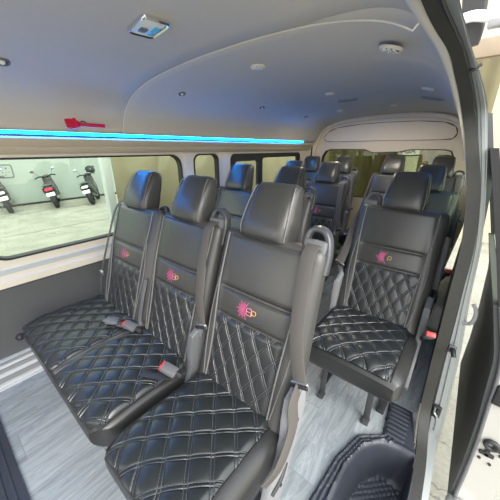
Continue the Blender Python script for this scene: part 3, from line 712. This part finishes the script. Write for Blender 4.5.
CO = [(-0.178, 0.10, 1.609), (-0.174, 0.50, 1.607), (-0.168, 0.800, 1.597), (-0.155, 0.900, 1.580), (-0.128, 1.000, 1.549), (-0.112, 1.100, 1.510), (-0.093, 1.200, 1.458), (-0.073, 1.280, 1.392), (-0.036, 1.31, 1.29), (-0.030, 1.31, 1.255)]
a_ = smooth_path(CI, 5); b_ = smooth_path(CO, 5); bm = BM(); rs = []
for p_, q_ in zip(a_, b_):
    d_ = q_-p_; e_ = Vector((0, 0.03, 0.01)); rs.append([p_, p_+d_*0.25+Vector((0, -0.006, -0.004)), p_+d_*0.8+Vector((0, -0.006, -0.004)), q_, q_+e_, p_+e_])
rings(bm, rs); structure(link('trim_14', bm, 'cream', ang=50))
# body side skin behind the jamb
bm = BM(); prism(bm, [(0.085, 0.95), (0.106, 0.70), (0.134, 0.45), (0.162, 0.05), (0.182, -0.33), (0.15, -0.33), (0.13, 0.0), (0.09, 0.70)], 'y', 1.34, 3.65); structure(link('wall_right', bm, 'paint'))
# door sill outside
bm = BM(); prism(bm, [(0.115, -0.02), (0.155, -0.03), (0.165, -0.33), (0.10, -0.33)], 'y', 0.0, 1.32); structure(link('trim_17', bm, 'paint'))

# hardware on the jamb
t = empty('door_striker', (0.118, 1.292, 0.10), 0, 'black and steel latch striker on the silver door jamb near the floor', 'latch')
bm = BM(); box(bm, (0, 0, 0), (0.036, 0.014, 0.075), 0.006); link('base_plate', bm, 'dark_plastic', t)
bm = BM(); tube(bm, [(-0.008, 0, 0.022), (-0.008, -0.03, 0.018), (0.006, -0.034, 0.0), (0.006, -0.03, -0.02), (0.006, 0, -0.024)], 0.005, n=8); link('striker_loop', bm, 'steel', t)
bm = BM(); box(bm, (0.004, -0.012, 0.0), (0.012, 0.02, 0.05), 0.004); link('rubber_stop', bm, 'rubber', t)
t = empty('door_bumper', (0.100, 1.292, 0.47), 0, 'black rubber bumper bolt halfway up the silver door jamb', 'bumper')
bm = BM(); box(bm, (0, 0, 0), (0.03, 0.016, 0.036), 0.005); link('base_plate', bm, 'grey_plastic', t)
bm = BM(); tube(bm, [(0, 0, 0), (0.004, -0.03, 0.004), (0.010, -0.045, -0.008)], [0.012, 0.008], n=12); link('bump_stop', bm, 'rubber', t)
t = empty('door_guide', (0.118, 1.295, 0.66), 0, 'white curved door guide bracket on the outer edge of the jamb', 'bracket')
bm = BM(); sweep(bm, [(-0.015, 0, -0.05), (0.008, -0.004, -0.042), (0.016, -0.006, -0.012), (0.012, -0.004, 0.025), (-0.002, 0, 0.045)], rrect(0.014, 0.012, 0.004), (1, 0, 0)); link('bracket', bm, 'light_plastic', t)

# ------------------------------------------------------------------ sliding door, parked open outside
dr = empty('sliding_door', (0.25, 1.8, -0.35), 0, 'open cream-white van sliding door parked outside behind the jamb, dark inner panel', 'door')
inv = Matrix.Translation(dr.location).inverted()
XI = [(-0.35, 0.285), (-0.1, 0.285), (0.2, 0.272), (0.53, 0.246), (0.75, 0.188), (0.95, 0.132), (1.20, 0.058), (1.42, -0.01), (1.62, -0.08)]
def xin(z):
    for i in range(len(XI)-1):
        if XI[i][0] <= z <= XI[i+1][0]: return XI[i][1]+(XI[i+1][1]-XI[i][1])*(z-XI[i][0])/(XI[i+1][0]-XI[i][0])
    return XI[-1][1]
zz = [-0.35+0.05*i for i in range(40) if -0.35+0.05*i <= 1.62]
bm = BM(); prism(bm, [(xin(z)+0.004, z) for z in zz if z < 0.80]+[(xin(z)+0.11, z) for z in reversed(zz) if z < 0.80], 'y', 1.235, 2.45); bm.transform(inv); link('door_shell', bm, 'white_paint', dr)
for nm, ya, yb in (('front_pillar', 1.235, 1.29), ('rear_pillar', 2.39, 2.45)):
    bm = BM(); prism(bm, [(xin(z)-0.008, z) for z in zz if 0.74 <= z <= 1.31]+[(xin(z)+0.016, z) for z in reversed(zz) if 0.74 <= z <= 1.31], 'y', ya, yb); bm.transform(inv); link(nm, bm, 'rubber', dr)
bm = BM(); prism(bm, [(xin(z)-0.006, z) for z in zz if 1.19 <= z <= 1.31]+[(xin(z)+0.016, z) for z in reversed(zz) if 1.19 <= z <= 1.31], 'y', 1.29, 2.39); bm.transform(inv); link('top_rail', bm, 'rubber', dr)
bm = BM(); prism(bm, [(xin(z)+0.003, z) for z in (0.75, 0.95, 1.2, 1.28)]+[(xin(z)+0.008, z) for z in (1.28, 1.2, 0.95, 0.75)], 'y', 1.28, 2.40); bm.transform(inv); link('pane', bm, 'glass', dr)
bm = BM(); prism(bm, [(xin(z)-0.022, z) for z in zz if z < 0.80]+[(xin(z)+0.006, z) for z in reversed(zz) if z < 0.80], 'y', 1.245, 2.42); bm.transform(inv); link('inner_panel', bm, 'wall_dark', dr)
bm = BM(); sweep(bm, [(xin(z)-0.002, 1.238, z) for z in (-0.34, 0.0, 0.3, 0.53, 0.75)], rrect(0.014, 0.022, 0.006), (1, 0, 0), k=4); bm.transform(inv); link('edge_seal', bm, 'grey_plastic', dr)
def on_edge(x, z, fn, name, m):
    bm = BM(); fn(bm); bm.transform(inv @ Matrix.Translation((x, 1.232, z))); return link(name, bm, m, dr)
E1 = (0.278, 0.37); E2 = (0.325, 0.17)
o = on_edge(*E1, lambda b: (box(b, (0.01, -0.004, 0.01), (0.055, 0.02, 0.10), 0.012)), 'upper_latch', 'dark_plastic')
o = on_edge(0.262+0.055, 0.125, lambda b: (torus(b, (0, -0.006, 0), 0.020, 0.009, 'y'), box(b, (0.025, -0.004, -0.005), (0.04, 0.014, 0.03), 0.006)), 'lock_ring', 'dark_plastic')
o = on_edge(0.262+0.052, 0.065, lambda b: (box(b, (0, -0.003, 0), (0.050, 0.010, 0.018), 0.003), box(b, (0, -0.003, 0.006), (0.018, 0.010, 0.034), 0.003)), 'lock_slot', 'dark_plastic')
for k, (dx, dz) in enumerate(((0.040, 0.03), (-0.015, -0.03), (0.022, -0.04))):
    on_edge(0.262+0.052+dx, 0.055+dz, lambda b: cyl(b, (0, -0.003, 0), (0, 0.003, 0), 0.006, 14), 'bolt_hole', 'dark_plastic')
bm = BM(); box(bm, (0.30, 1.20, -0.30), (0.10, 0.06, 0.05), 0.015); bm.transform(inv); link('lower_roller', bm, 'steel', dr)
# upper roller arm bridging from the roof rail to the door
ar = empty('roller_arm', (-0.10, 1.26, 1.68), 0, 'white upper roller arm reaching from the roof rail out over the door', 'hinge arm')
bm = BM(); sweep(bm, [(-0.075, 0, 0.002), (-0.02, 0, 0.010), (0.03, 0, -0.002), (0.09, 0.0, -0.008), (0.20, 0.01, 0.0)], rrect(0.026, 0.03, 0.008), (0, 0, 1)); link('arm', bm, 'moto_white', ar)
bm = BM(); box(bm, (0.045, 0.0, -0.022), (0.04, 0.03, 0.024), 0.006); link('bracket', bm, 'light_plastic', ar)
bm = BM(); cyl(bm, (0.12, 0, -0.02), (0.12, 0, 0.03), 0.014, 16); link('roller', bm, 'steel', ar)
bm = BM(); sweep(bm, [(-0.030, 0.05, 0.20), (-0.028, 0.05, 0.08), (-0.012, 0.05, -0.01), (-0.004, 0.045, -0.06)], rrect(0.070, 0.04, 0.012), (1, 0, 0), scale=[1.1, 1.0, .8, .45]); link('weather_block', bm, 'rubber', ar)
t = empty('rubber_buffer', (-0.067, 1.090, 1.510), 0, 'small black rubber bar on the pale upper part of the door jamb', 'buffer')
bm = BM(); tube(bm, [(-0.011, -0.003, -0.006), (0.0, -0.007, 0.0), (0.012, -0.004, 0.008)], 0.005, n=8); link('bar', bm, 'rubber', t)
bm = BM(); box(bm, (0, 0.002, 0), (0.022, 0.012, 0.012), 0.003); link('mount', bm, 'grey_plastic', t)

# ------------------------------------------------------------------ step mat
MO = [(-0.214, 0.20), (-0.214, 0.66), (-0.200, 0.84), (-0.155, 1.005), (-0.062, 1.085), (-0.078, 1.29), (-0.06, 1.305), (0.035, 1.305), (0.060, 1.19), (0.088, 1.05), (0.093, 0.2)]
WB = [(-0.110, 0.15), (-0.108, 0.80), (-0.088, 0.91), (-0.040, 0.985), (0.02, 1.00), (0.070, 1.00), (0.078, 0.15)]
def inside(p, poly):
    c = False; n = len(poly); j = n-1
    for i in range(n):
        if (poly[i][1] > p[1]) != (poly[j][1] > p[1]) and p[0] < (poly[j][0]-poly[i][0])*(p[1]-poly[i][1])/(poly[j][1]-poly[i][1])+poly[i][0]: c = not c
        j = i
    return c
def pdist(p, poly, skip=()):
    best = 9; v = Vector(p)
    for i in range(len(poly)):
        if i in skip: continue
        a = Vector(poly[i]); b = Vector(poly[(i+1) % len(poly)]); ab = b-a
        t = max(0, min(1, (v-a).dot(ab)/ab.length_squared)); best = min(best, (v-a-ab*t).length)
    return best
bm = BM(); V = {}; st = 0.005
nx, ny = int(0.32/st), int(1.12/st)
def mat_z(x, y):
    d = pdist((x, y), MO, skip=(10,)); z = 0.014*sstep(0, 0.008, d)
    dw = pdist((x, y), WELL, skip=(6,)); iw = inside((x, y), WELL)
    if not iw:
        if y > 1.085: z += 0.004*(math.sin(y*2*math.pi/0.026) > 0)*(d > 0.014)*(x < 0.03)
        elif x < 0.0: z += 0.004*(math.sin(d*2*math.pi/0.018) < 0)*(d > 0.01)
        else: z += 0
        if dw < 0.010: z += 0.004
    else:
        db = pdist((x, y), WB, skip=(6,)); ib = inside((x, y), WB)
        if ib: z = -0.155+0.004*(abs(math.sin((x+y)*110)*math.sin((x-y)*110)) > 0.25) - 0.004
        else:
            f = dw/max(1e-4, dw+db); z = 0.014-0.165*sstep(0.05, 1.0, f)
    return z
for i in range(nx+1):
    for j in range(ny+1):
        x, y = -0.219+i*st, 0.19+j*st
        if inside((x, y), MO): V[i, j] = bm.verts.new((x, y, mat_z(x, y)+0.003))
for i in range(nx):
    for j in range(ny):
        k = [(i, j), (i+1, j), (i+1, j+1), (i, j+1)]
        if all(q in V for q in k): bm.faces.new([V[q] for q in k])
mo = link('step_mat', bm, 'mat_rubber'); sm_ = mo.modifiers.new('s', 'SOLIDIFY'); sm_.thickness = 0.004; sm_.offset = -1
tag(mo, 'black moulded rubber step mat with ribs in the doorway', 'floor mat')
bm = BM(); prism(bm, [(x, y) for x, y in WELL], 'z', -0.20, -0.18); structure(link('floor', bm, 'rubber'))
# front-left dark ribbed mat at the foot of the next row forward
fm = BM(); prism(fm, [(-1.80, -0.075), (-1.05, -0.068), (-0.75, -0.07), (-0.75, -0.5), (-1.80, -0.5)], 'z', 0.0, 0.012)
for k in range(14): box(fm, (-1.30, -0.10-k*0.028, 0.013), (0.95, 0.008, 0.006), 0.001)
tag(link('floor_mat', fm, 'mat_rubber', ang=30), 'black ribbed floor mat edge at the lower left corner of the floor', 'floor mat')

# ------------------------------------------------------------------ ceiling fittings
def frame_at(x, y, off=0.0):
    n = ceil_n(x); X = Vector((1, 0, 0)); X = (X-n*X.dot(n)).normalized(); Yv = n.cross(X)
    p = Vector((x, y, ceil_z(x)))+n*off
    return Matrix(((X.x, Yv.x, n.x, p.x), (X.y, Yv.y, n.y, p.y), (X.z, Yv.z, n.z, p.z), (0, 0, 0, 1)))
def downlight(x, y, label, R=0.036, dark=False, sx=1.0, group=None):
    f = frame_at(x, y); t = empty('vent_light' if not dark else 'spotlight', f.translation, 0, label, 'ceiling light', group)
    L = Matrix.Translation(f.translation).inverted() @ f
    bm = BM(); rs = []
    for r_, h in ((R, -0.002), (R, 0.004), (R*0.9, 0.008), (R*0.74, 0.006), (R*0.70, -0.002)):
        rs.append([L @ Vector((r_*math.cos(a*math.pi/16)*sx, r_*math.sin(a*math.pi/16), h)) for a in range(32)])
    rings(bm, rs, cap=False); link('trim_ring', bm, 'cream' if not dark else 'grey_plastic', t)
    bm = BM(); bmesh.ops.create_circle(bm, cap_ends=True, segments=24, radius=R*0.74, matrix=L @ Matrix.Translation((0, 0, 0.003)) @ Matrix.Diagonal((sx, 1, 1, 1)))
    link('lens' if not dark else 'bezel', bm, 'dark_plastic', t, smooth=False)
    if not dark:
        for k in (-1, 0, 1):
            bm = BM(); box(bm, (0, 0, 0), (R*0.26, R*1.25 if k == 0 else R*1.0, 0.006), 0.002); bm.transform(L @ Matrix.Translation((k*R*0.42*sx, 0, 0.007))); link('vane', bm, 'lens', t)
    else:
        bm = BM(); bmesh.ops.create_uvsphere(bm, u_segments=12, v_segments=8, radius=R*0.4); bm.transform(L @ Matrix.Translation((0, 0, 0.003))); link('bulb', bm, 'lens', t)
downlight(-0.903, 1.162, 'round slatted ceiling vent in mid-roof, left of the aisle')
downlight(-0.325, 1.172, 'largest slatted ceiling vent, beside the door edge of the roof', R=0.040)
downlight(-0.917, 2.009, 'small slatted ceiling vent in mid-roof, second from the large left one', R=0.034)
downlight(-0.323, 2.025, 'slatted ceiling vent in the blue glow near the door side', R=0.034)
downlight(-0.701, 2.893, 'small ceiling vent just in front of the rear header, door side', R=0.03)
downlight(-1.167, 2.824, 'small pale ceiling light just in front of the rear header, left side', R=0.03)
downlight(-1.471, 0.325, 'small round spotlight at the left edge of the photo on the roof curve', R=0.026, dark=True)
downlight(-1.469, 1.150, 'small round spotlight above the cyan strip past the roof seam', R=0.022, dark=True)
downlight(-1.462, 1.941, 'small round spotlight over the second row on the roof curve', R=0.022, dark=True)
downlight(-1.482, 2.723, 'small round spotlight nearest the rear left corner of the roof', R=0.022, dark=True)
for (x, y, lb) in ((-0.916, 2.333, 'thin grey roof lamp slot in mid-roof toward the rear'), (-0.35, 2.45, 'thin grey roof lamp slot on the door side toward the rear')):
    f = frame_at(x, y); t = empty('lamp_slot', f.translation, 0, lb, 'ceiling light'); L = Matrix.Translation(f.translation).inverted() @ f
    bm = BM(); box(bm, (0, 0, 0.004), (0.15, 0.05, 0.012), 0.004); bm.transform(L); link('housing', bm, 'light_plastic', t)
    bm = BM(); box(bm, (0, 0, 0.010), (0.11, 0.025, 0.006), 0.002); bm.transform(L); link('lens', bm, 'grey_plastic', t)
for (x, y) in ((-1.167, 2.824), (-0.701, 2.893), (-0.917, 2.009)):  # fill lights added at unlit roof fittings to brighten the rear header
    l_ = bpy.data.lights.new('rear_fill', 'AREA'); l_.energy = 1.8; l_.shape = 'DISK'; l_.size = 0.06; l_.color = (1, 0.90, 0.76)
    lo = bpy.data.objects.new('rear_fill', l_); COL.objects.link(lo); lo.location = (x, y, ceil_z(x)-0.02)
# dome lamp
f = frame_at(-0.894, 0.59); t = empty('dome_lamp', f.translation, 0, 'rectangular chrome-rimmed dome lamp on the headliner near the top edge', 'ceiling light'); L = Matrix.Translation(f.translation).inverted() @ f @ Matrix.Rotation(math.radians(8), 4, 'Z')
bm = BM(); rs = []
for s_, h in ((1.0, -0.002), (1.0, 0.008), (0.94, 0.013), (0.84, 0.010), (0.82, 0.0)):
    rs.append([L @ Vector((a*s_, b*s_, h)) for a, b in rrect(0.140, 0.090, 0.018)])
rings(bm, rs, cap=False); link('rim', bm, 'chrome', t)
bm = BM(); box(bm, (0, 0, 0.004), (0.116, 0.072, 0.010), 0.004); bm.transform(L); link('lens', bm, 'lens', t)
bm = BM(); box(bm, (-0.01, -0.022, 0.009), (0.07, 0.018, 0.004), 0.001); bm.transform(L); tag(link('blue_diode_bar', bm, 'lens_blue', t), 'pale blue lens bar')
bm = BM(); box(bm, (-0.018, 0.010, 0.011), (0.030, 0.022, 0.006), 0.002); bm.transform(L); link('switch', bm, 'grey_plastic', t)

# emergency hammer on the cove
t = empty('emergency_hammer', (-1.722, 0.68, 1.418), 0, 'red emergency hammer in its bracket above the cyan strip', 'hammer')
RX = Matrix.Rotation(math.radians(-28), 4, 'Y')
# local: y along wall, z up along cove, x off the wall
L = RX
bm = BM(); poly = [(-0.105, -0.024), (-0.105, 0.022), (-0.085, 0.026), (-0.055, 0.022), (-0.030, 0.006), (-0.030, -0.006), (-0.055, -0.024), (-0.085, -0.030)]
prism(bm, poly, 'x', 0.0, 0.014, 0.003); bm.transform(L); link('bracket', bm, 'hammer_red', t)
bm = BM(); cyl(bm, (0.012, -0.065, -0.020), (0.012, -0.065, -0.010), 0.006, 12); cyl(bm, (0.012, -0.065, 0.006), (0.012, -0.065, 0.018), 0.006, 12); bm.transform(L); link('hammer_tip', bm, 'steel', t)
bm = BM(); tube(bm, [(0.016, -0.045, -0.008), (0.016, -0.02, -0.008), (0.016, 0.012, -0.009), (0.016, 0.085, -0.010)], [0.008, 0.010], n=12); bm.transform(L); link('hammer_handle', bm, 'hammer_red', t)
bm = BM(); cyl(bm, (0.016, -0.062, -0.026), (0.016, -0.062, 0.022), 0.009, 14); bm.transform(L); link('hammer_head', bm, 'hammer_red', t)
bm = BM(); torus(bm, (0.018, -0.022, -0.002), 0.013, 0.0025, 'x', 18, 6); bm.transform(L); link('safety_ring', bm, 'dark_plastic', t)

# ------------------------------------------------------------------ outdoors
bm = BM(); box(bm, (-4, 5, -0.65), (40, 40, 0.10)); g_ = link('ground', bm, 'concrete', smooth=False); g_.name = 'floor.pavement'; g_['kind'] = 'structure'; g_.name = 'floor'
bm = BM(); box(bm, (-12.3, 6.0, 1.2), (0.25, 26, 3.6)); structure(link('wall_outside', bm, 'mint', smooth=False)).name = 'wall_far'
bm = BM(); box(bm, (-12.13, 6.0, -0.57), (0.09, 26, 0.06)); structure(link('dark_base_strip', bm, 'ink', smooth=False))  # black strip for the dark line along the foot of the wall
# stenciled sign on the mint wall
t = empty('wall_sign', (-12.165, 1.95, 0.57), 0, 'faded outlined lettering sign painted on the mint wall at the left edge', 'sign')
SG = Matrix(((0, 0, 1, 0), (1, 0, 0, 0), (0, 1, 0, 0), (0, 0, 0, 1)))
plate('outline', rr_at(-0.9, 0.20, -0.22, 0.22, 0.06), [rr_at(-0.865, 0.165, -0.185, 0.185, 0.04)], 0.004, 'faded_ink', SG, t)
for z0, y0, y1 in ((0.09, -0.80, 0.08), (-0.03, -0.62, 0.10), (-0.12, -0.70, 0.00)):   # worn, unreadable lines of lettering
    bm = BM(); y = y0; rg = random.Random(int(z0*100)+50)
    while y < y1:
        w_ = rg.uniform(0.03, 0.07); h_ = 0.09 if z0 > 0 else 0.035
        box(bm, (0, y+w_/2, z0), (0.004, w_*0.6, h_*rg.uniform(0.7, 1.0))); y += w_+0.03
    link('lettering', bm, 'faded_ink', t, smooth=False)
# tarpaulin screen close to the van
bm = BM(); rs = []
for i in range(160):
    y = 1.17+i*0.030; w_ = 0.012*math.sin(y*17)+0.02*math.sin(y*5.3)
    rs.append([Vector((-2.6+w_, y, -0.55)), Vector((-2.6+w_*0.7, y, 0.6)), Vector((-2.6+w_*1.2, y, 2.1)), Vector((-2.606+w_*1.2, y, 2.1)), Vector((-2.606+w_*.7, y, 0.6)), Vector((-2.606+w_, y, -0.55))])
rings(bm, rs); tag(link('tarpaulin', bm, 'tarp', ang=60), 'olive-beige tarpaulin screen hanging outside the side windows', 'tarpaulin')
bm = BM(); box(bm, (-2.60, 1.105, 0.75), (0.07, 0.07, 2.7), 0.008); tag(link('screen_post', bm, 'sill'), 'pale grey post at the near edge of the olive tarpaulin', 'post')
# behind the van: ochre curtain, maroon post, banner
bm = BM(); rs = []
for i in range(134):
    x = -6.0+i*0.045; w_ = 0.05*math.sin(x*9)+0.03*math.sin(x*23)
    rs.append([Vector((x, 6.2+w_, -0.6)), Vector((x, 6.2+w_, 2.6)), Vector((x, 6.21+w_, 2.6)), Vector((x, 6.21+w_, -0.6))])
rings(bm, rs); tag(link('curtain', bm, 'ochre', ang=70), 'ochre draped curtain seen through the rear window', 'curtain')

# scooters -----------------------------------------------------------------
def scooter(loc, rz, lean, label, seatm='moto_black', tailm='tail_red', helmet=False, fair='moto_black'):
    r = empty('motor_scooter', loc, rz, label, 'motorcycle'); r.rotation_euler = (0, lean, rz)
    # local: +y forward, x right, z up; rear wheel centre y=-0.6
    for nm, y in (('rear_wheel', -0.60), ('front_wheel', 0.62)):
        bm = BM(); torus(bm, (0, y, 0.27), 0.205, 0.070, 'x', 28, 12); w = link(nm, bm, 'tyre', r)
        bm = BM(); torus(bm, (0, y, 0.27), 0.160, 0.012, 'x', 24, 8)
        for k in range(5):
            a = k*2*math.pi/5; cyl(bm, (0, y, 0.27), (0, y+0.155*math.cos(a), 0.27+0.155*math.sin(a)), 0.012, 8)
        cyl(bm, (-0.05, y, 0.27), (0.05, y, 0.27), 0.035, 14); link('rim', bm, 'moto_grey', w)
    def loft(name, secs, m, par=r):
        bm = BM(); rs = []
        for (y, z, w, h) in secs:
            rs.append([Vector((w/2*math.copysign(abs(math.cos(a))**.7, math.cos(a)), y, z+h/2*math.copysign(abs(math.sin(a))**.7, math.sin(a)))) for a in [2*math.pi*k/20 for k in range(20)]])
        rings(bm, rs); return link(name, bm, m, par)
    loft('rear_body', [(-0.82, 0.68, .16, .08), (-0.76, 0.66, .30, .18), (-0.60, 0.62, .38, .28), (-0.35, 0.56, .40, .32), (-0.10, 0.46, .36, .28), (0.10, 0.34, .30, .14)], fair)
    loft('seat', [(-0.76, 0.77, .12, .04), (-0.70, 0.785, .22, .07), (-0.45, 0.775, .27, .09), (-0.25, 0.73, .26, .09), (-0.02, 0.71, .18, .08), (0.06, 0.69, .08, .04)], seatm)
    loft('footboard', [(0.02, 0.32, .28, .10), (0.20, 0.29, .32, .07), (0.36, 0.32, .32, .08)], 'moto_black')
    loft('front_shield', [(0.32, 0.36, .34, .22), (0.40, 0.55, .36, .26), (0.42, 0.78, .30, .22), (0.44, 0.93, .28, .18), (0.46, 1.00, .16, .08)], fair)
    loft('front_fender', [(0.42, 0.42, .10, .06), (0.55, 0.52, .13, .07), (0.70, 0.52, .13, .06), (0.84, 0.42, .09, .04)], fair)
    loft('tail_light', [(-0.84, 0.66, .10, .05), (-0.815, 0.66, .22, .10), (-0.74, 0.66, .25, .12)], tailm)
    bm = BM(); box(bm, (0, -0.80, 0.42), (0.15, 0.012, 0.26), 0.004, Matrix.Rotation(math.radians(-14), 4, 'X')); link('rear_fender', bm, 'moto_black', r)
    bm = BM(); box(bm, (0, -0.835, 0.50), (0.235, 0.006, 0.115), 0.002, Matrix.Rotation(math.radians(-14), 4, 'X')); link('license_plate', bm, 'plate', r)
    bm = BM(); tube(bm, [(-0.30, 0.22, 0.98), (-0.20, 0.32, 1.01), (0, 0.38, 0.98), (0.20, 0.32, 1.01), (0.30, 0.22, 0.98)], 0.022, n=10); h = link('handlebar', bm, 'moto_black', r)
    for s in (-1, 1):
        bm = BM(); tube(bm, [(s*0.20, 0.38, 1.03), (s*0.24, 0.36, 1.13), (s*0.29, 0.33, 1.19)], 0.006, n=6); st_ = link('mirror_stem', bm, 'moto_black', h)
        bm = BM(); bmesh.ops.create_uvsphere(bm, u_segments=16, v_segments=10, radius=0.055, matrix=Matrix.Translation((s*0.31, 0.32, 1.21)) @ Matrix.Diagonal((1.1, 0.35, 0.75, 1))); link('mirror', bm, 'mirror_glass' if (s == 1) != helmet else 'moto_black', r)
    bm = BM(); tube(bm, [(0.14, -0.05, 0.25), (0.16, -0.35, 0.27), (0.17, -0.62, 0.33), (0.17, -0.78, 0.37)], [0.035, 0.055], n=12); link('exhaust', bm, 'moto_black', r)
    bm = BM(); tube(bm, [(0, 0.62, 0.27), (0, 0.50, 0.62), (0, 0.42, 1.0)], 0.022, n=10, k=1); link('fork', bm, 'moto_grey', r)
    bm = BM(); tube(bm, [(-0.06, -0.15, 0.28), (-0.16, -0.12, 0.15), (-0.24, -0.10, 0.05)], 0.011, n=8, k=1); link('side_stand', bm, 'moto_grey', r)
    bm = BM(); tube(bm, [(-0.12, -0.60, 0.76), (-0.12, -0.84, 0.80), (0.12, -0.84, 0.80), (0.12, -0.60, 0.76)], 0.010, n=8, k=3); link('grab_rail', bm, 'moto_grey', r)
    return r
RZ = math.radians(90)    # forward points to -x
s1 = scooter((-11.5, 1.68, -0.6), math.radians(82), -0.20, 'black and grey motor scooter cut off at the left edge, white plate', tailm='moto_white')
s2 = scooter((-11.3, 2.98, -0.6), math.radians(72), -0.20, 'motor scooter with a red tail light against the mint wall')
s3 = scooter((-10.9, 4.10, -0.6), math.radians(60), -0.22, 'black motor scooter with a helmet hung on it, nearest the olive tarpaulin', tailm='moto_white', helmet=True)
# helmet on the mirror
hm = empty('helmet', (-11.16, 4.19, 0.53), RZ+0.5, 'black open-face helmet hanging on the right-hand motor scooter', 'helmet')
bm = BM(); bmesh.ops.create_uvsphere(bm, u_segments=24, v_segments=16, radius=0.165, matrix=Matrix.Diagonal((0.95, 1.1, 1.0, 1)))
bmesh.ops.delete(bm, geom=[v for v in bm.verts if v.co.z < -0.08 or (v.co.y > 0.07 and v.co.z < 0.02)], context='VERTS'); o = link('shell', bm, 'moto_black', hm); o.modifiers.new('s', 'SOLIDIFY').thickness = 0.012
bm = BM(); bmesh.ops.create_uvsphere(bm, u_segments=24, v_segments=16, radius=0.170, matrix=Matrix.Diagonal((0.95, 1.12, 1.0, 1)))
bmesh.ops.delete(bm, geom=[v for v in bm.verts if v.co.z < 0.0 or v.co.z > 0.09 or v.co.y < 0.05], context='VERTS'); o = link('visor', bm, 'mirror_glass', hm); o.modifiers.new('s', 'SOLIDIFY').thickness = 0.004

# banner, maroon and green strips behind the rear window
t = empty('hanging_banner', (-1.02, 5.9, 0.0), 0, 'white hanging banner lettered ASA seen through the rear window', 'banner')
bm = BM(); box(bm, (-0.02, 0, 0.85), (0.36, 0.012, 1.35), 0.003); link('cloth', bm, 'banner', t)
text_mesh('lettering', 'ASA', 0.13, 'ink', Matrix(((1, 0, 0, -0.02), (0, 0, 1, -0.010), (0, 1, 0, 1.25), (0, 0, 0, 1))), t, bold=0.004)
bm = BM(); tube(bm, [(-0.20, -0.01, 1.18), (-0.02, -0.01, 1.17), (0.16, -0.01, 1.18)], 0.008, n=6); tube(bm, [(0.0, -0.01, 1.39), (0.15, -0.01, 1.36), (0.24, -0.01, 1.27)], 0.010, n=6); link('printed_rule', bm, 'ink', t)
bm = BM(); box(bm, (-1.36, 5.9, 0.30), (0.18, 0.10, 1.75), 0.01); tag(link('maroon_post', bm, 'maroon'), 'dark maroon post left of the white banner behind the rear window', 'post')
bm = BM(); box(bm, (-1.36, 5.86, 1.35), (0.26, 0.05, 0.30), 0.01); tag(link('green_cloth', bm, 'green'), 'dark green cloth above the maroon post behind the rear window', 'cloth')

# cream masonry on the door side, with beams overhead
bm = BM(); box(bm, (0.5, 7.5, 3.4), (8.0, 0.2, 8.0)); structure(link('wall_back', bm, 'sunny_cream', smooth=False))
bm = BM(); box(bm, (0.6, 7.32, 3.02), (3.0, 0.12, 0.30), 0.01); tag(link('timber_beam', bm, 'brown'), 'brown timber beam across the cream wall beyond the open door', 'beam')

# ------------------------------------------------------------------ light, camera
w = bpy.data.worlds.new('World'); bpy.context.scene.world = w; w.use_nodes = True
nt = w.node_tree; bg = nt.nodes['Background']
tc = nt.nodes.new('ShaderNodeTexCoord'); sp = nt.nodes.new('ShaderNodeSeparateXYZ'); nt.links.new(tc.outputs['Generated'], sp.inputs[0])
r = nt.nodes.new('ShaderNodeValToRGB'); e = r.color_ramp.elements
e[0].position = 0.0; e[0].color = (1.0, 0.97, 0.90, 1); e[1].position = 0.7; e[1].color = (0.88, 0.94, 1.0, 1)
nt.links.new(sp.outputs[2], r.inputs[0]); nt.links.new(r.outputs[0], bg.inputs['Color']); bg.inputs['Strength'].default_value = 2.0
sun = bpy.data.lights.new('sun', 'SUN'); sun.energy = 2.2; sun.angle = math.radians(35); sun.color = (1, 0.96, 0.88)
so = bpy.data.objects.new('sun', sun); COL.objects.link(so); so.rotation_euler = Vector((0.75, -0.35, 0.62)).to_track_quat('Z', 'Y').to_euler()
cam = bpy.data.cameras.new('camera'); co = bpy.data.objects.new('camera', cam); COL.objects.link(co)
cam.sensor_width = 36; cam.lens = 36*265.0/500.0; cam.clip_start = 0.02; cam.clip_end = 200
p = math.atan(102/265.0)
co.location = (0, 0, 1.3); co.rotation_euler = (math.pi/2-p, 0, math.radians(39.3))
sc = bpy.context.scene; sc.camera = co
sc.view_settings.view_transform = 'Standard'; sc.view_settings.look = 'None'; sc.view_settings.gamma = 1; sc.view_settings.use_curve_mapping = False
sc.view_settings.exposure = 0.83
